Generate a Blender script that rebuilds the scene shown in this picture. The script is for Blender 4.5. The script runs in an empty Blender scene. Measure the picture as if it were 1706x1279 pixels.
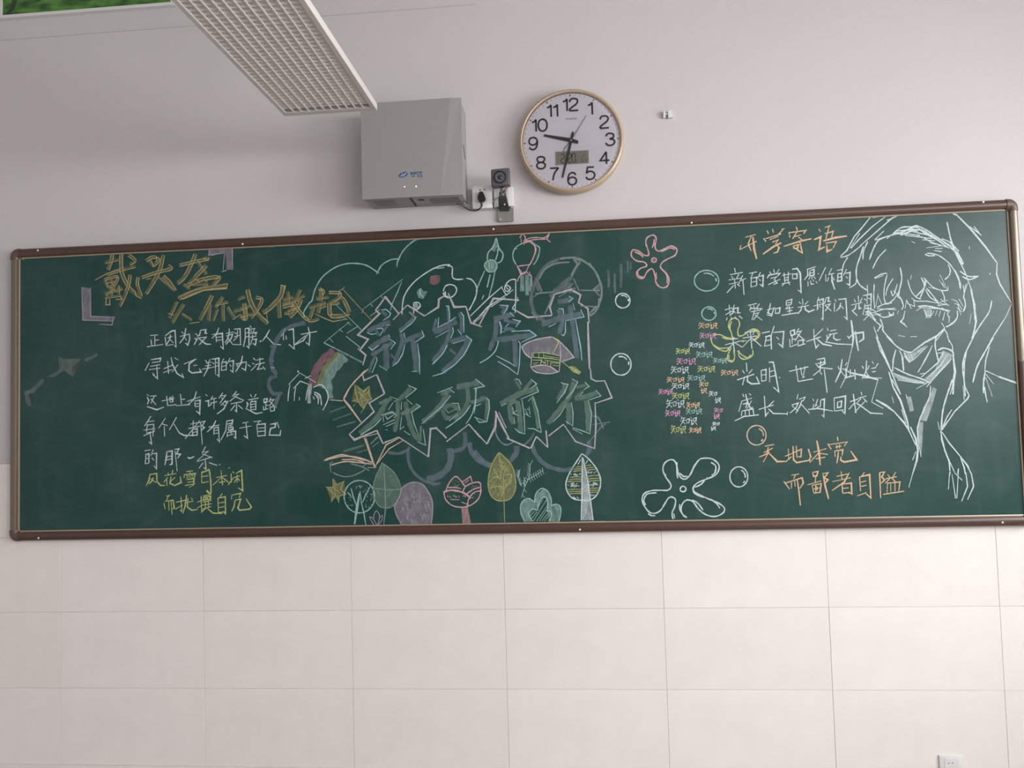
import bpy, bmesh, math, random
from mathutils import Vector, Matrix
S = bpy.context.scene
COL = S.collection
# ------------------------------------------------------------------ camera, light, exposure
F_PX = 1280.0
CX, CY, CZ = 2.1107, -2.9619, 1.4187
def _rot(a, b, c):
    return Matrix.Rotation(a,3,'Z') @ Matrix.Rotation(b,3,'X') @ Matrix.Rotation(c,3,'Y')
RC = _rot(0.0875, 0.048, 0.0278)
cam_data = bpy.data.cameras.new('camera'); cam = bpy.data.objects.new('camera', cam_data); COL.objects.link(cam)
cam_data.sensor_width = 36; cam_data.lens = F_PX/1706*36; cam_data.clip_start = .05
m3 = RC @ Matrix.Rotation(math.pi/2,3,'X')
cam.matrix_world = Matrix.Translation((CX,CY,CZ)) @ m3.to_4x4()
S.camera = cam
world = bpy.data.worlds.new('world'); S.world = world; world.use_nodes = True
world.node_tree.nodes['Background'].inputs[0].default_value = (.80,.88,1,1)
world.node_tree.nodes['Background'].inputs[1].default_value = 1.0
XL, XR, YF, ZC = -2.4, 5.4, -8.6, 3.3        # room
WINS = [(-2.9,-0.9), (-5.5,-3.5), (-8.1,-6.1)]   # window spans along the right wall
WZ0, WZ1 = .95, 2.75
for (a, b) in WINS:                            # daylight entering through the windows
    L = bpy.data.lights.new('daylight','AREA'); L.shape='RECTANGLE'; L.size=b-a; L.size_y=WZ1-WZ0
    L.energy = 185; L.color = (1,.985,.98)
    o = bpy.data.objects.new('daylight', L); COL.objects.link(o)
    o.location = (XR+.13,(a+b)/2,(WZ0+WZ1)/2)
    o.rotation_euler = Vector((-1,0,-.6)).to_track_quat('-Z','Y').to_euler()
S.view_settings.view_transform='Standard'; S.view_settings.look='None'; S.view_settings.gamma=1
S.view_settings.exposure = 0.0; S.view_settings.use_curve_mapping=False

# ------------------------------------------------------------------ helpers
def wp(px, py, Y=0.0):
    "point of the plane y=Y that the photograph shows at pixel px, py"
    d = RC @ Vector(((px-853)/F_PX, 1, -(py-639.5)/F_PX))
    s = (Y-CY)/d.y
    return Vector((CX+s*d.x, Y, CZ+s*d.z))
def lin(c): return tuple(((v/255)/12.92 if v/255<=.04045 else ((v/255+.055)/1.055)**2.4) for v in c)
def mat(name, rgb, rough=.6, metal=0, noise=0, nscale=20, bump=0, bscale=200, spec=.5, emit=None, coat=0):
    m = bpy.data.materials.new(name); m.use_nodes=True; nt=m.node_tree; b=nt.nodes['Principled BSDF']
    c = lin(rgb); b.inputs['Base Color'].default_value=(*c,1); b.inputs['Roughness'].default_value=rough
    b.inputs['Metallic'].default_value=metal; b.inputs['Specular IOR Level'].default_value=spec; b.inputs['Coat Weight'].default_value=coat
    if emit: b.inputs['Emission Color'].default_value=(*lin(emit[0]),1); b.inputs['Emission Strength'].default_value=emit[1]
    if noise or bump:
        tc=nt.nodes.new('ShaderNodeTexCoord')
        if noise:
            n=nt.nodes.new('ShaderNodeTexNoise'); n.inputs['Scale'].default_value=nscale; n.inputs['Detail'].default_value=5
            nt.links.new(tc.outputs['Object'],n.inputs['Vector'])
            r=nt.nodes.new('ShaderNodeValToRGB'); r.color_ramp.elements[0].position=.3; r.color_ramp.elements[1].position=.7
            r.color_ramp.elements[0].color=(*[v*(1-noise) for v in c],1); r.color_ramp.elements[1].color=(*[min(1,v*(1+noise)) for v in c],1)
            nt.links.new(n.outputs[0],r.inputs[0]); nt.links.new(r.outputs[0],b.inputs['Base Color'])
        if bump:
            n=nt.nodes.new('ShaderNodeTexNoise'); n.inputs['Scale'].default_value=bscale; n.inputs['Detail'].default_value=3
            nt.links.new(tc.outputs['Object'],n.inputs['Vector'])
            bp=nt.nodes.new('ShaderNodeBump'); bp.inputs['Strength'].default_value=bump; bp.inputs['Distance'].default_value=.002
            nt.links.new(n.outputs[0],bp.inputs['Height']); nt.links.new(bp.outputs[0],b.inputs['Normal'])
    return m
def tag(o, label=None, cat=None, group=None, kind=None):
    for k,v in (('label',label),('category',cat),('group',group),('kind',kind)):
        if v: o[k]=v
    return o
def obj(name, bm, m, parent=None, smooth=False, recalc=True):
    if recalc: bmesh.ops.recalc_face_normals(bm, faces=bm.faces)
    me=bpy.data.meshes.new(name); bm.to_mesh(me); bm.free()
    for q in (m if isinstance(m,(list,tuple)) else [m]): me.materials.append(q)
    if smooth:
        for p in me.polygons: p.use_smooth=True
        me.set_sharp_from_angle(angle=math.radians(35))
    o=bpy.data.objects.new(name,me); COL.objects.link(o)
    if parent is not None:
        o.parent=parent; o.matrix_parent_inverse=Matrix.Translation(-gloc(parent))
    return o
def gloc(p):
    v=Vector(p.location)
    q=p
    while q.parent is not None:
        q=q.parent
    return Vector(q.location) if p.parent is not None else v
def empty(name, loc):
    o=bpy.data.objects.new(name,None); COL.objects.link(o); o.location=loc; o.empty_display_size=.05
    return o
def box(bm, x0,x1,y0,y1,z0,z1, bev=0, seg=2, mi=0):
    g=bmesh.ops.create_cube(bm,size=1,matrix=Matrix.Translation(((x0+x1)/2,(y0+y1)/2,(z0+z1)/2))@Matrix.Diagonal((x1-x0,y1-y0,z1-z0,1)))
    if bev: bmesh.ops.bevel(bm, geom=list({e for v in g['verts'] for e in v.link_edges}), offset=bev, segments=seg, affect='EDGES', profile=.5)
    return bm
def newbox(*a,**k):
    bm=bmesh.new(); box(bm,*a,**k); return bm
def prism(bm, pts, d):
    "extrude a 3D polygon by the vector d"
    d=Vector(d); a=[bm.verts.new(p) for p in pts]; b=[bm.verts.new(Vector(p)+d) for p in pts]
    bm.faces.new(a); bm.faces.new(b[::-1])
    for i in range(len(a)):
        j=(i+1)%len(a); bm.faces.new((a[i],b[i],b[j],a[j]))
    return bm
def disc(bm, c, r, y0, y1, n=32, r1=None):
    r1=r if r1 is None else r1
    a=[bm.verts.new((c[0]+r*math.cos(2*math.pi*i/n),y0,c[2]+r*math.sin(2*math.pi*i/n))) for i in range(n)]
    b=[bm.verts.new((c[0]+r1*math.cos(2*math.pi*i/n),y1,c[2]+r1*math.sin(2*math.pi*i/n))) for i in range(n)]
    bm.faces.new(a); bm.faces.new(b[::-1])
    for i in range(n): bm.faces.new((a[i],b[i],b[(i+1)%n],a[(i+1)%n]))
    return bm
def lathe(bm, c, prof, n=64):
    "profile of (radius, y) turned round an axis along y through c"
    rings=[[bm.verts.new((c[0]+r*math.cos(2*math.pi*i/n),y,c[2]+r*math.sin(2*math.pi*i/n))) for i in range(n)] for r,y in prof]
    for k in range(len(rings)-1):
        for i in range(n):
            j=(i+1)%n; bm.faces.new((rings[k][i],rings[k][j],rings[k+1][j],rings[k+1][i]))
    return rings
def tube(bm, pts, r, n=8):
    pts=[Vector(p) for p in pts]; rings=[]
    for i,p in enumerate(pts):
        t=(pts[min(i+1,len(pts)-1)]-pts[max(i-1,0)]).normalized()
        u=t.cross(Vector((.01,1,.02))).normalized(); v=t.cross(u)
        rr=r[i] if isinstance(r,(list,tuple)) else r
        rings.append([bm.verts.new(p+u*rr*math.cos(2*math.pi*k/n)+v*rr*math.sin(2*math.pi*k/n)) for k in range(n)])
    for a,b in zip(rings,rings[1:]):
        for k in range(n): bm.faces.new((a[k],a[(k+1)%n],b[(k+1)%n],b[k]))
    bm.faces.new(rings[0][::-1]); bm.faces.new(rings[-1])
    return bm
def spline(pts, n=6, closed=False):
    P=[Vector(p) for p in pts]; out=[]; N=len(P)
    if N<3: return P
    rng=range(N if closed else N-1)
    for i in rng:
        if closed: a,b,c,d_=P[i-1],P[i],P[(i+1)%N],P[(i+2)%N]
        else: a,b,c,d_=P[max(i-1,0)],P[i],P[i+1],P[min(i+2,N-1)]
        for k in range(n):
            t=k/n; out.append(.5*((2*b)+(c-a)*t+(2*a-5*b+4*c-d_)*t*t+(3*b-a-3*c+d_)*t**3))
    if not closed: out.append(P[-1])
    else: out.append(out[0].copy())
    return out
_font=None
def text(name, s, m, h, origin, parent, depth=.0005, tilt=0.0, align='CENTER', bold=0, sx=1.0):
    "flat lettering facing the room, cap height h, centred at origin"
    cu=bpy.data.curves.new(name,'FONT'); cu.body=s; cu.align_x=align; cu.align_y='CENTER'; cu.size=h/.72; cu.extrude=depth; cu.offset=bold
    cu.resolution_u=4
    t=bpy.data.objects.new(name,cu); COL.objects.link(t)
    bpy.context.view_layer.update()
    me=bpy.data.meshes.new_from_object(t.evaluated_get(bpy.context.evaluated_depsgraph_get()))
    bpy.data.objects.remove(t)
    zs=[v.co.y for v in me.vertices]
    if zs:
        mid=(min(zs)+max(zs))/2
        for v in me.vertices: v.co.y-=mid
    M=Matrix.Translation(origin)@Matrix.Rotation(-tilt,4,'Y')@Matrix.Rotation(math.pi/2,4,'X')@Matrix.Diagonal((sx,1,1,1))
    me.transform(M); me.materials.clear(); me.materials.append(m)
    o=bpy.data.objects.new(name,me); COL.objects.link(o)
    if parent is not None: o.parent=parent; o.matrix_parent_inverse=Matrix.Translation(-gloc(parent))
    return o

# ------------------------------------------------------------------ materials
M_PAINT=mat('wall_paint',(198,194,195),.75,noise=.02,nscale=1.3,bump=.15,bscale=350,spec=.3)
M_CEIL=mat('ceiling_paint',(225,225,222),.8)
M_FLOOR=mat('floor_stone',(150,145,140),.35,noise=.1,nscale=8)
M_TILES=[mat('wall_tile_%s'%s,c,.42,noise=.025,nscale=9,bump=.25,bscale=14,spec=.4) for s,c in (('a',(228,222,219)),('b',(227,221,218)),('c',(229,223,221)))]
M_GROUT=mat('grout',(186,178,174),.9)
M_WHITE=mat('white_plastic',(214,213,212),.35)
M_CAB=mat('cabinet_grey',(148,145,143),.42,spec=.35)
M_CABDARK=mat('cabinet_slot',(52,48,48),.6)
M_CABVENT=mat('cabinet_vent',(126,121,118),.6)
M_BLACK=mat('black_plastic',(16,15,16),.4)
M_GOLD=mat('champagne_rim',(182,162,140),.42,metal=.2)
M_FACE=mat('clock_face',(243,238,250),.6)
M_INK=mat('black_ink',(24,20,24),.5)
M_LCD=mat('lcd_glass',(138,136,122),.4)
M_LCDINK=mat('lcd_ink',(20,18,14),.6)
M_STEEL=mat('brushed_steel',(150,146,144),.38,metal=.75,noise=.08,nscale=60)
M_STEELD=mat('dark_bracket',(92,98,96),.4,metal=.6,noise=.2,nscale=40)
M_CAM=mat('camera_shell',(84,78,84),.42)
M_LENS=mat('lens_glass',(52,62,72),.08,spec=.8)
M_LAMP=mat('lamp_enamel',(205,200,197),.45)
M_LOUV=mat('louver_metal',(216,212,209),.6)
M_LDIV=mat('louver_strip',(226,222,220),.5)
M_BLUE=mat('logo_blue',(28,84,140),.4)
M_FRAME=mat('frame_brown',(74,52,44),.32,noise=.10,nscale=30,spec=.5)
M_SIDE=mat('side_rail_bronze',(116,106,94),.3,metal=.5)
M_CORNER=mat('frame_corner',(88,68,60),.4)
M_LIP=mat('frame_lip',(168,150,132),.35,metal=.3)
M_SCREW=mat('screw_cap',(215,214,208),.4)
M_RIBBON=mat('grey_cable',(128,146,140),.5)
def glassmat(name,f=.08,tint=(.99,.99,.99)):
    m=bpy.data.materials.new(name); m.use_nodes=True; nt=m.node_tree; nt.nodes.clear()
    o=nt.nodes.new('ShaderNodeOutputMaterial'); mx=nt.nodes.new('ShaderNodeMixShader'); t=nt.nodes.new('ShaderNodeBsdfTransparent'); g=nt.nodes.new('ShaderNodeBsdfGlossy')
    fr=nt.nodes.new('ShaderNodeFresnel'); fr.inputs[0].default_value=1.45
    t.inputs[0].default_value=(*tint,1); g.inputs['Roughness'].default_value=.03
    nt.links.new(fr.outputs[0],mx.inputs[0]); nt.links.new(t.outputs[0],mx.inputs[1]); nt.links.new(g.outputs[0],mx.inputs[2]); nt.links.new(mx.outputs[0],o.inputs[0])
    return m
M_GLASS=glassmat('clear_glass')
def boardmat():
    m=bpy.data.materials.new('board_green'); m.use_nodes=True; nt=m.node_tree; b=nt.nodes['Principled BSDF']
    tc=nt.nodes.new('ShaderNodeTexCoord')
    def nz(sc,scale,det=5,dist=0):
        mp=nt.nodes.new('ShaderNodeMapping'); mp.inputs['Scale'].default_value=sc; nt.links.new(tc.outputs['Object'],mp.inputs[0])
        n=nt.nodes.new('ShaderNodeTexNoise'); n.inputs['Scale'].default_value=scale; n.inputs['Detail'].default_value=det; n.inputs['Distortion'].default_value=dist
        nt.links.new(mp.outputs[0],n.inputs['Vector']); return n
    a=nz((1,1,1),2.2,6,.6); s=nz((1.6,1,4),3.0,5,1.5); v=nz((7,1,1.0),3.0,5,.5)
    def ramp(n,p0,p1):
        r=nt.nodes.new('ShaderNodeMapRange'); r.inputs[1].default_value=p0; r.inputs[2].default_value=p1; nt.links.new(n.outputs[0],r.inputs[0]); return r
    ra=ramp(a,.45,.8); rs=ramp(s,.5,.85); rv=ramp(v,.52,.85)
    ad=nt.nodes.new('ShaderNodeMath'); ad.operation='ADD'; nt.links.new(ra.outputs[0],ad.inputs[0]); nt.links.new(rs.outputs[0],ad.inputs[1])
    ad2=nt.nodes.new('ShaderNodeMath'); ad2.operation='ADD'; nt.links.new(ad.outputs[0],ad2.inputs[0]); nt.links.new(rv.outputs[0],ad2.inputs[1])
    mu=nt.nodes.new('ShaderNodeMath'); mu.operation='MULTIPLY'; mu.inputs[1].default_value=.055; nt.links.new(ad2.outputs[0],mu.inputs[0])
    mx=nt.nodes.new('ShaderNodeMix'); mx.data_type='RGBA'
    mx.inputs[6].default_value=(*lin((12,58,53)),1); mx.inputs[7].default_value=(*lin((150,172,165)),1)
    nt.links.new(mu.outputs[0],mx.inputs[0]); nt.links.new(mx.outputs[2],b.inputs['Base Color'])
    b.inputs['Roughness'].default_value=.36; b.inputs['Specular IOR Level'].default_value=.42
    return m
M_BOARD=boardmat()
CH={'white':(196,210,212),'gold':(138, 136, 100),'cream':(178, 162, 124),'pink':(202, 160, 168),'orange':(212, 180, 148),'yellow':(184,192,132),'blue':(120, 136, 148),'ice':(152,190,200),'green':(120, 146, 134),
    'grey':(122, 134, 132),'lilac':(160, 152, 166),'pale':(180,176,180),'peach':(202, 180, 164),'olive':(156, 158, 112),'mint':(150,184,178),'rose':(160, 120, 132),'hotpink':(206,148,186)}
LINE={('chalk_heading','gold'):'cream',('chalk_title','blue'):'ice',('chalk_title','mint'):'mint',('chalk_burst','lilac'):'pale',('chalk_tree','lilac'):'lilac',('chalk_mortarboard','lilac'):'pale'}
SOFT={('chalk_title','mint'):'green'}
_cm={}
def chalkmat(c,soft):
    if (c,soft) in _cm: return _cm[(c,soft)]
    m=bpy.data.materials.new('chalk_%s%s'%(c,'_rubbed' if soft else '')); m.use_nodes=True; nt=m.node_tree; b=nt.nodes['Principled BSDF']
    b.inputs['Base Color'].default_value=(*lin(CH[c]),1); b.inputs['Roughness'].default_value=1; b.inputs['Specular IOR Level'].default_value=.05
    tc=nt.nodes.new('ShaderNodeTexCoord'); n=nt.nodes.new('ShaderNodeTexNoise'); n.inputs['Detail'].default_value=4
    mp=nt.nodes.new('ShaderNodeMapping'); nt.links.new(tc.outputs['Object'],mp.inputs[0]); nt.links.new(mp.outputs[0],n.inputs['Vector'])
    r=nt.nodes.new('ShaderNodeMapRange')
    if soft: n.inputs['Scale'].default_value=70; mp.inputs['Scale'].default_value=(1,1,.45); mp.inputs['Rotation'].default_value=(0,.6,0); v=(.28,.72,.30,.58)
    else: n.inputs['Scale'].default_value=230; v=(.30,.52,.55,.95)
    for i,q in enumerate(v): r.inputs[i+1].default_value=q
    nt.links.new(n.outputs[0],r.inputs[0]); nt.links.new(r.outputs[0],b.inputs['Alpha'])
    _cm[(c,soft)]=m; return m
# ---------------------------------------------------------------- chalk drawings
# strokes are written in enlarged board sketch units; CROP gives origin and magnification of each sketch sheet
CROP = {'A':(150,400,280),'B':(400,400,280),'C':(230,530,280),'F':(230,690,280),'G':(410,560,280),'H':(410,690,280),
 'J':(640,380,280),'R':(580,500,220),'M':(580,620,220),'K':(790,480,240),'L':(790,610,240),'N':(600,720,240),
 'O':(790,720,240),'Q':(860,380,280),'T':(1000,480,240),'V':(980,620,260),'S':(1060,720,240),'W':(1190,350,280),
 'U':(1190,520,280),'X':(1220,690,300),'Y':(1400,340,306),'Z':(1400,560,306),'P':(0,0,1705)}
WHITE='white'; GOLD='gold'; PINK='pink'; ORANGE='orange'; YELLOW='yellow'; BLUE='blue'; GREEN='green'; GREY='grey'; LILAC='lilac'; PEACH='peach'; OLIVE='olive'; MINT='mint'; ROSE='rose'
D = []   # (name, label, colour, default width, text)
def d(name,label,colour,w,txt): D.append((name,label,colour,w,txt))

d('chalk_heading','golden thick-stroked chalk characters across the upper left of the board',GOLD,2,'''@A
D6 225 140 215 210 180 300;D5 150 225 290 195;D6 320 120 310 280;50 405 160 345 300 300;D5 170 350 300 305 460 265;D6 315 130 320 310 360 420 430 520 530 580;D5 390 150 455 205 400 245;
D5 405 350 400 410 365 530 300 670;D5 490 375 480 450 520 570;D4 145 400 275 370 250 450 180 470 145 400;D4 210 390 220 460;D4 170 430 260 410;D5 150 540 330 490;D5 200 480 215 570;D5 285 460 290 550;
D4 150 580 320 560;165 590 160 655 200 655 200 590;260 600 325 600 300 560;D5 180 470 250 520;D4 160 560 250 470;
D5 570 210 640 170 695 200 640 255 600 200;D6 745 150 710 290 640 430 565 545;D5 525 380 680 325 820 290 790 255;570 400 620 385;D6 740 365 800 420 865 515;D4 690 380 850 510;
D6 1070 140 1020 260 960 370 885 440;D5 910 255 1050 220 1195 190 1150 180;D5 1080 210 1180 350;D6 1180 255 1080 360 1000 440;D5 945 450 1010 500;D6 980 460 1130 400 1310 375 1240 455;D4 1080 410 1110 440;D4 1140 400 1185 430;D4 1040 450 1200 440;
890 590 1050 510 1200 475 1395 440;1395 440 1385 490 1150 510 940 600;D7 900 590 1060 520 1200 480 1380 465;
D6 880 620 800 790;D6 950 645 830 840;790 740 850 760;D5 930 750 1030 815;1010 845 1110 830;
D6 1240 560 1180 680 1110 810;D6 1215 650 1200 820;D6 1345 575 1270 680;D5 1270 650 1400 625;D6 1345 650 1350 820;D5 1290 700 1245 815;D6 1390 680 1460 790;D5 1500 600 1570 570;
D5 1460 720 1600 680;D5 1560 640 1570 790 1520 775;1450 805 1530 750;
@B
D7 75 500 105 620 170 740 280 850;280 850 265 690;D5 160 580 220 600 190 680 110 790;D6 40 640 60 790 20 780;D5 0 690 100 660;D5 0 770 160 740;
D7 435 460 410 570 300 690 230 735;410 455 460 465 440 540;D7 390 600 400 790;D5 430 600 540 575;D6 480 520 490 640;D5 430 680 530 660 520 730 450 740;D6 610 500 550 610;D5 560 600 655 560;D6 620 600 570 710 500 780;D5 540 620 600 720 700 815 800 795;D5 430 640 600 600;D5 480 720 590 660;
D5 800 490 845 520 830 550;D5 770 590 900 575;D7 820 510 815 620;D5 700 680 870 630;D7 805 640 790 740;D5 800 690 870 660;D6 745 680 705 790;760 745 850 790 940 825 1085 800 1020 775;
D5 900 530 1005 535 1000 580 900 640;D7 905 640 915 755 1000 770 1110 735;D6 1110 730 1060 620 1020 580;D6 920 645 1010 630;''')

d('chalk_bracket','lilac chalk corner bracket beside the golden heading top right',LILAC,2,'''@A
F 1205 85 1440 75 1445 300 1385 300 1375 130 1210 150;1205 85 1210 150 1365 130;1205 85 1445 72 1445 300;1365 130 1350 300;w3 1335 320 1385 305;w3 1195 150 1260 150;''')
d('chalk_bracket','lilac chalk corner bracket under the golden heading at left',LILAC,2,'''@P
F 137 478 150 480 151 527 192 528 189 534 137 533;136 478 138 533 190 535;151 478 151 527 192 528;188 530 187 541 165 540;''')

d('chalk_verse','white handwritten chalk verse, three lines starting at left under the golden heading',WHITE,2.5,'''@C
125 175 205 168;170 178 170 275;172 225 212 218;130 215 140 280;90 290 255 265;
275 190 285 278;275 178 340 130 375 125 385 290 368 275;300 200 350 185;328 165 322 215 285 270;325 215 360 250;280 278 360 265;
440 135 465 160;425 185 520 160;485 100 470 190 422 255;520 160 525 210 505 272 480 250;480 200 492 225;
580 155 605 172;570 205 600 210 568 270;635 120 625 170 600 185;635 120 688 115 682 150 702 155;600 200 690 192 620 270;615 205 690 262 740 264;
750 165 860 148;820 95 800 150 750 205;790 170 795 240;790 165 855 152 865 312 835 285;795 195 850 188;797 225 850 218;
925 105 925 155;890 155 972 138;925 150 910 210 880 250;895 180 960 160 945 205 890 268;905 190 955 258;955 265 1050 268;975 112 1035 105 1040 262;980 145 1000 158;975 190 1035 170;1010 120 1005 190;1008 190 965 230;
1085 105 1088 200 1070 290;1085 105 1125 100 1125 302 1100 280;1085 150 1120 145;1085 190 1120 185;1135 75 1150 95;1130 112 1190 103;1145 120 1152 140;1178 112 1168 140;1130 152 1202 145 1192 170;1160 165 1165 185;1135 192 1202 180;1165 185 1140 272;1162 215 1200 212 1190 272 1165 255;
w3 1248 225 1236 242;1335 115 1300 180 1260 232;1300 180 1375 262 1450 268;
1495 108 1450 185;1475 150 1475 222;1500 175 1505 215;1525 120 1575 108 1585 312 1530 265;1585 270 1700 175;
@B
615 955 780 925;690 880 708 960 700 1065 668 1035;700 935 640 1020 560 1060;
@C
130 420 230 405 220 445;140 450 215 440;125 488 225 470;70 532 112 452;110 522 225 505;190 475 197 612 150 572;145 555 168 578;
260 512 350 475;255 552 345 520;300 435 310 562;335 395 350 470 395 560 460 600 445 560;370 400 405 422;405 470 345 545;
465 465 590 412;585 415 520 462 515 530 545 555 640 545 622 510;560 480 600 475;
680 425 700 445;732 415 715 445;690 455 745 445;680 485 740 475;650 517 745 500;715 445 708 510 665 592;745 415 820 405 820 590 800 570;755 450 772 462;750 500 815 480;785 410 785 572;795 445 812 458;
870 408 850 450;850 450 845 532;850 450 895 440 895 530;850 490 890 480;850 530 895 520;935 400 905 462;920 440 968 430 962 548 935 525;930 470 945 490;
990 465 1100 442;1060 380 1048 450 990 542;1100 442 1090 528 1050 505;1010 470 1003 492;1112 468 1142 492;
1168 402 1190 425;1155 455 1180 465;1145 532 1195 480;1200 425 1272 410;1235 400 1235 460;1190 472 1285 450;1240 465 1210 518 1265 510;1265 490 1292 522;1340 500 1378 498 1360 515;
90 770 108 788;90 800 110 830 95 872;120 790 190 785;165 790 130 865;130 815 182 878;90 895 190 928 262 900;
240 840 370 812;290 790 300 885;320 800 325 850;350 785 355 850;325 850 355 848;300 887 390 875;w4 325 800 355 840;
430 768 440 872;440 825 475 820;385 887 527 875;
500 842 635 795;592 742 570 820 510 872;575 840 580 902;575 840 630 830 625 972 590 940;580 870 620 862;580 897 620 890;
685 772 705 790;680 842 715 835 715 892 745 870;758 788 735 830;745 820 795 810;735 862 802 845;772 815 770 922;
860 755 820 812;840 790 890 780 830 862;845 805 860 820;890 830 840 885;870 850 907 845 870 920 800 972;860 870 880 890;
1000 740 958 792;980 775 1020 770 930 842;975 790 1075 835;940 868 1062 845;1000 850 1000 948 980 930;985 880 938 938;1015 880 1062 922;
1140 772 1155 800;1198 768 1180 800;1118 828 1222 810;1165 815 1150 845;1140 850 1195 840 1195 932;1140 850 1145 932;1145 875 1190 868;1145 902 1190 895;1145 930 1195 922;1100 850 1115 870 1100 910;1092 915 1195 968 1262 955;
1275 820 1310 815 1305 850 1280 855 1275 820;1295 860 1295 922;1295 885 1322 880;1270 890 1275 932;1270 932 1322 915;1348 808 1325 850;1340 830 1378 825 1330 892;1335 840 1400 910;1340 902 1345 945;1340 902 1382 892 1382 935;1345 945 1390 932;''')
d('chalk_verse','white handwritten chalk verse, lower two lines at left above the yellow couplet',WHITE,2.5,'''@F
130 20 65 120;100 75 165 65;90 110 160 100;95 98 85 178;160 98 150 225;55 160 175 145;55 218 170 168;120 175 137 300 108 280;85 190 150 178;
278 38 208 142;240 95 300 115;265 118 270 225;390 30 318 158;362 95 420 190 470 215 590 212;
560 62 560 135;530 100 600 85;510 145 625 120;625 62 478 248;550 155 600 145 600 210 555 215 550 155;555 185 600 175;610 85 680 70 650 115 672 135 640 165;635 85 652 305;
715 130 825 108;790 62 760 125 700 180;770 140 770 205;770 140 815 130 825 278 800 250;775 165 810 160;775 195 810 190;
895 70 960 58 955 90 900 100;900 70 890 165 838 265;910 120 960 105;915 135 920 165 965 155 960 130 915 135;940 110 945 205;905 185 990 170 990 242 970 225;905 185 905 232;915 215 970 200;
1060 90 1118 78;1030 140 1148 118;1095 88 1110 242 1072 215;1232 62 1215 95;1170 75 1250 68;1205 105 1290 95 1290 220;1205 105 1215 222;1215 140 1280 135;1215 175 1285 170;1215 222 1290 212;
1340 102 1395 92 1390 132 1345 142 1330 210 1440 212 1448 160;1410 78 1430 140;
65 370 130 360;82 398 72 505;75 405 110 400 110 495;80 450 108 445;80 502 110 492;155 355 130 422;145 400 188 395 187 552 160 520;140 440 162 468;
290 380 345 370 345 505 320 512;290 380 290 430 272 515;275 435 345 420;268 468 345 450;370 355 415 350 390 400 430 405 400 447;375 370 397 578;
s 505 435 525 446 570 428;685 328 650 392;660 385 712 375 600 470;650 400 755 440;598 480 750 432;680 450 690 558 665 540;660 490 618 548;720 490 802 518;w3 825 505 830 515;''')
d('chalk_couplet','yellow handwritten chalk couplet at the lower left of the board',YELLOW,2.6,'''@F
120 610 110 670 82 728;120 610 190 600 190 680 230 722 275 720;155 640 145 670 112 705;125 650 180 692;
305 590 310 622;352 565 345 612;268 622 388 600;300 640 262 690;290 660 295 725;375 640 330 680;335 630 325 700 370 722 437 692 428 630;
490 580 558 573;468 612 582 600 570 640;525 580 525 642;470 612 465 645;490 620 510 628;490 640 510 645;540 615 562 622;540 635 560 640;490 662 570 650 560 725;500 690 560 680;478 722 578 702 515 742;
s 645 590 700 572 722 570 738 700 735 805 700 768;645 590 645 695;650 632 715 622;645 695 715 682;
788 642 902 620;840 568 858 718;845 640 758 718;855 640 922 692;820 692 882 680;915 550 932 538;
945 600 945 692;915 715 970 640;990 600 1050 568 1062 775 1015 745;975 640 1030 625;1005 610 1005 692;1000 650 975 692;1010 650 1032 672;960 580 975 598;
285 830 325 822;305 830 290 872;262 900 275 960;270 882 355 870 368 950 352 960;310 880 315 975;335 880 345 1018;
385 892 492 868;378 962 455 918;435 838 445 988 425 968;492 818 480 920 455 1005;470 900 560 880;505 850 500 940 545 972 605 965;540 848 555 870;
598 892 662 870;598 952 652 920;640 830 645 982;690 775 718 802;660 830 742 810;665 840 665 870 690 865 690 840 665 840;705 835 705 865 735 860 735 830 705 835;660 890 742 875;655 920 748 905;680 880 685 952;715 875 715 948;650 962 742 935;690 950 640 995;700 950 760 1002 855 1005;
855 803 830 840;810 850 885 835 887 1008 858 985;810 850 815 1002;820 900 875 890;820 945 875 935;815 997 880 987;
950 820 948 862;950 820 1042 800 1025 848;985 870 972 940 950 982;985 870 1042 860 1012 950 1030 972 1130 962 1150 940 1095 855;''')

d('chalk_cloud','pale chalk cloud outline arching above the centre title',MINT,2.4,'''@B
s 655 780 645 730 700 640 730 610 760 500 830 380 940 290 1050 245 1160 235 1280 255 1395 325;1385 345 1395 320 1410 335;s 1395 325 1440 250 1530 198 1605 190;
@J
s 130 392 138 335 200 220 300 130 390 105 470 100;s 470 102 560 80 660 90 760 82;''')
d('chalk_cloud','soft blue chalk cloud edge curling down left of the centre title',BLUE,5,'''@C
S7 1700 48 1560 80 1450 150 1385 280 1350 430 1370 520 1410 575;S6 1410 590 1345 610 1325 680 1365 760 1430 768;S6 1455 745 1410 830 1392 910;w1.5 1380 240 1340 290 1370 285;w1.5 1340 430 1385 435;''')
d('chalk_ruler','green and olive chalk set square and ruler left of the centre title',MINT,1.8,'''@B
1650 395 1260 690;1640 420 1600 520 1540 650 1525 715;1320 770 1420 700;1325 650 1347 672;1430 570 1452 592;970 650 1240 920;1000 520 1060 478;1250 695 1235 740;
850 1040 1105 830;w3 850 1040 960 1095;S3 960 1095 1240 1240;1080 945 1200 870;w2.5 1075 975 1215 1085;900 990 945 1035;1005 900 1042 932;1090 830 1122 862;1190 1110 1215 1085;''')
d('chalk_ruler','thick olive edge of the chalk ruler',GOLD,4,'''@B
w3.5 1035 490 1340 820;''')
d('chalk_rainbow','three-band chalk rainbow in pink, olive and green behind the house sketch',ROSE,2,'''@G
S13 890 145 770 250 700 370 665 500;''')
d('chalk_rainbow','olive middle band of the chalk rainbow',OLIVE,2,'''@G
S10 950 175 830 290 770 400 735 510;''')
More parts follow.
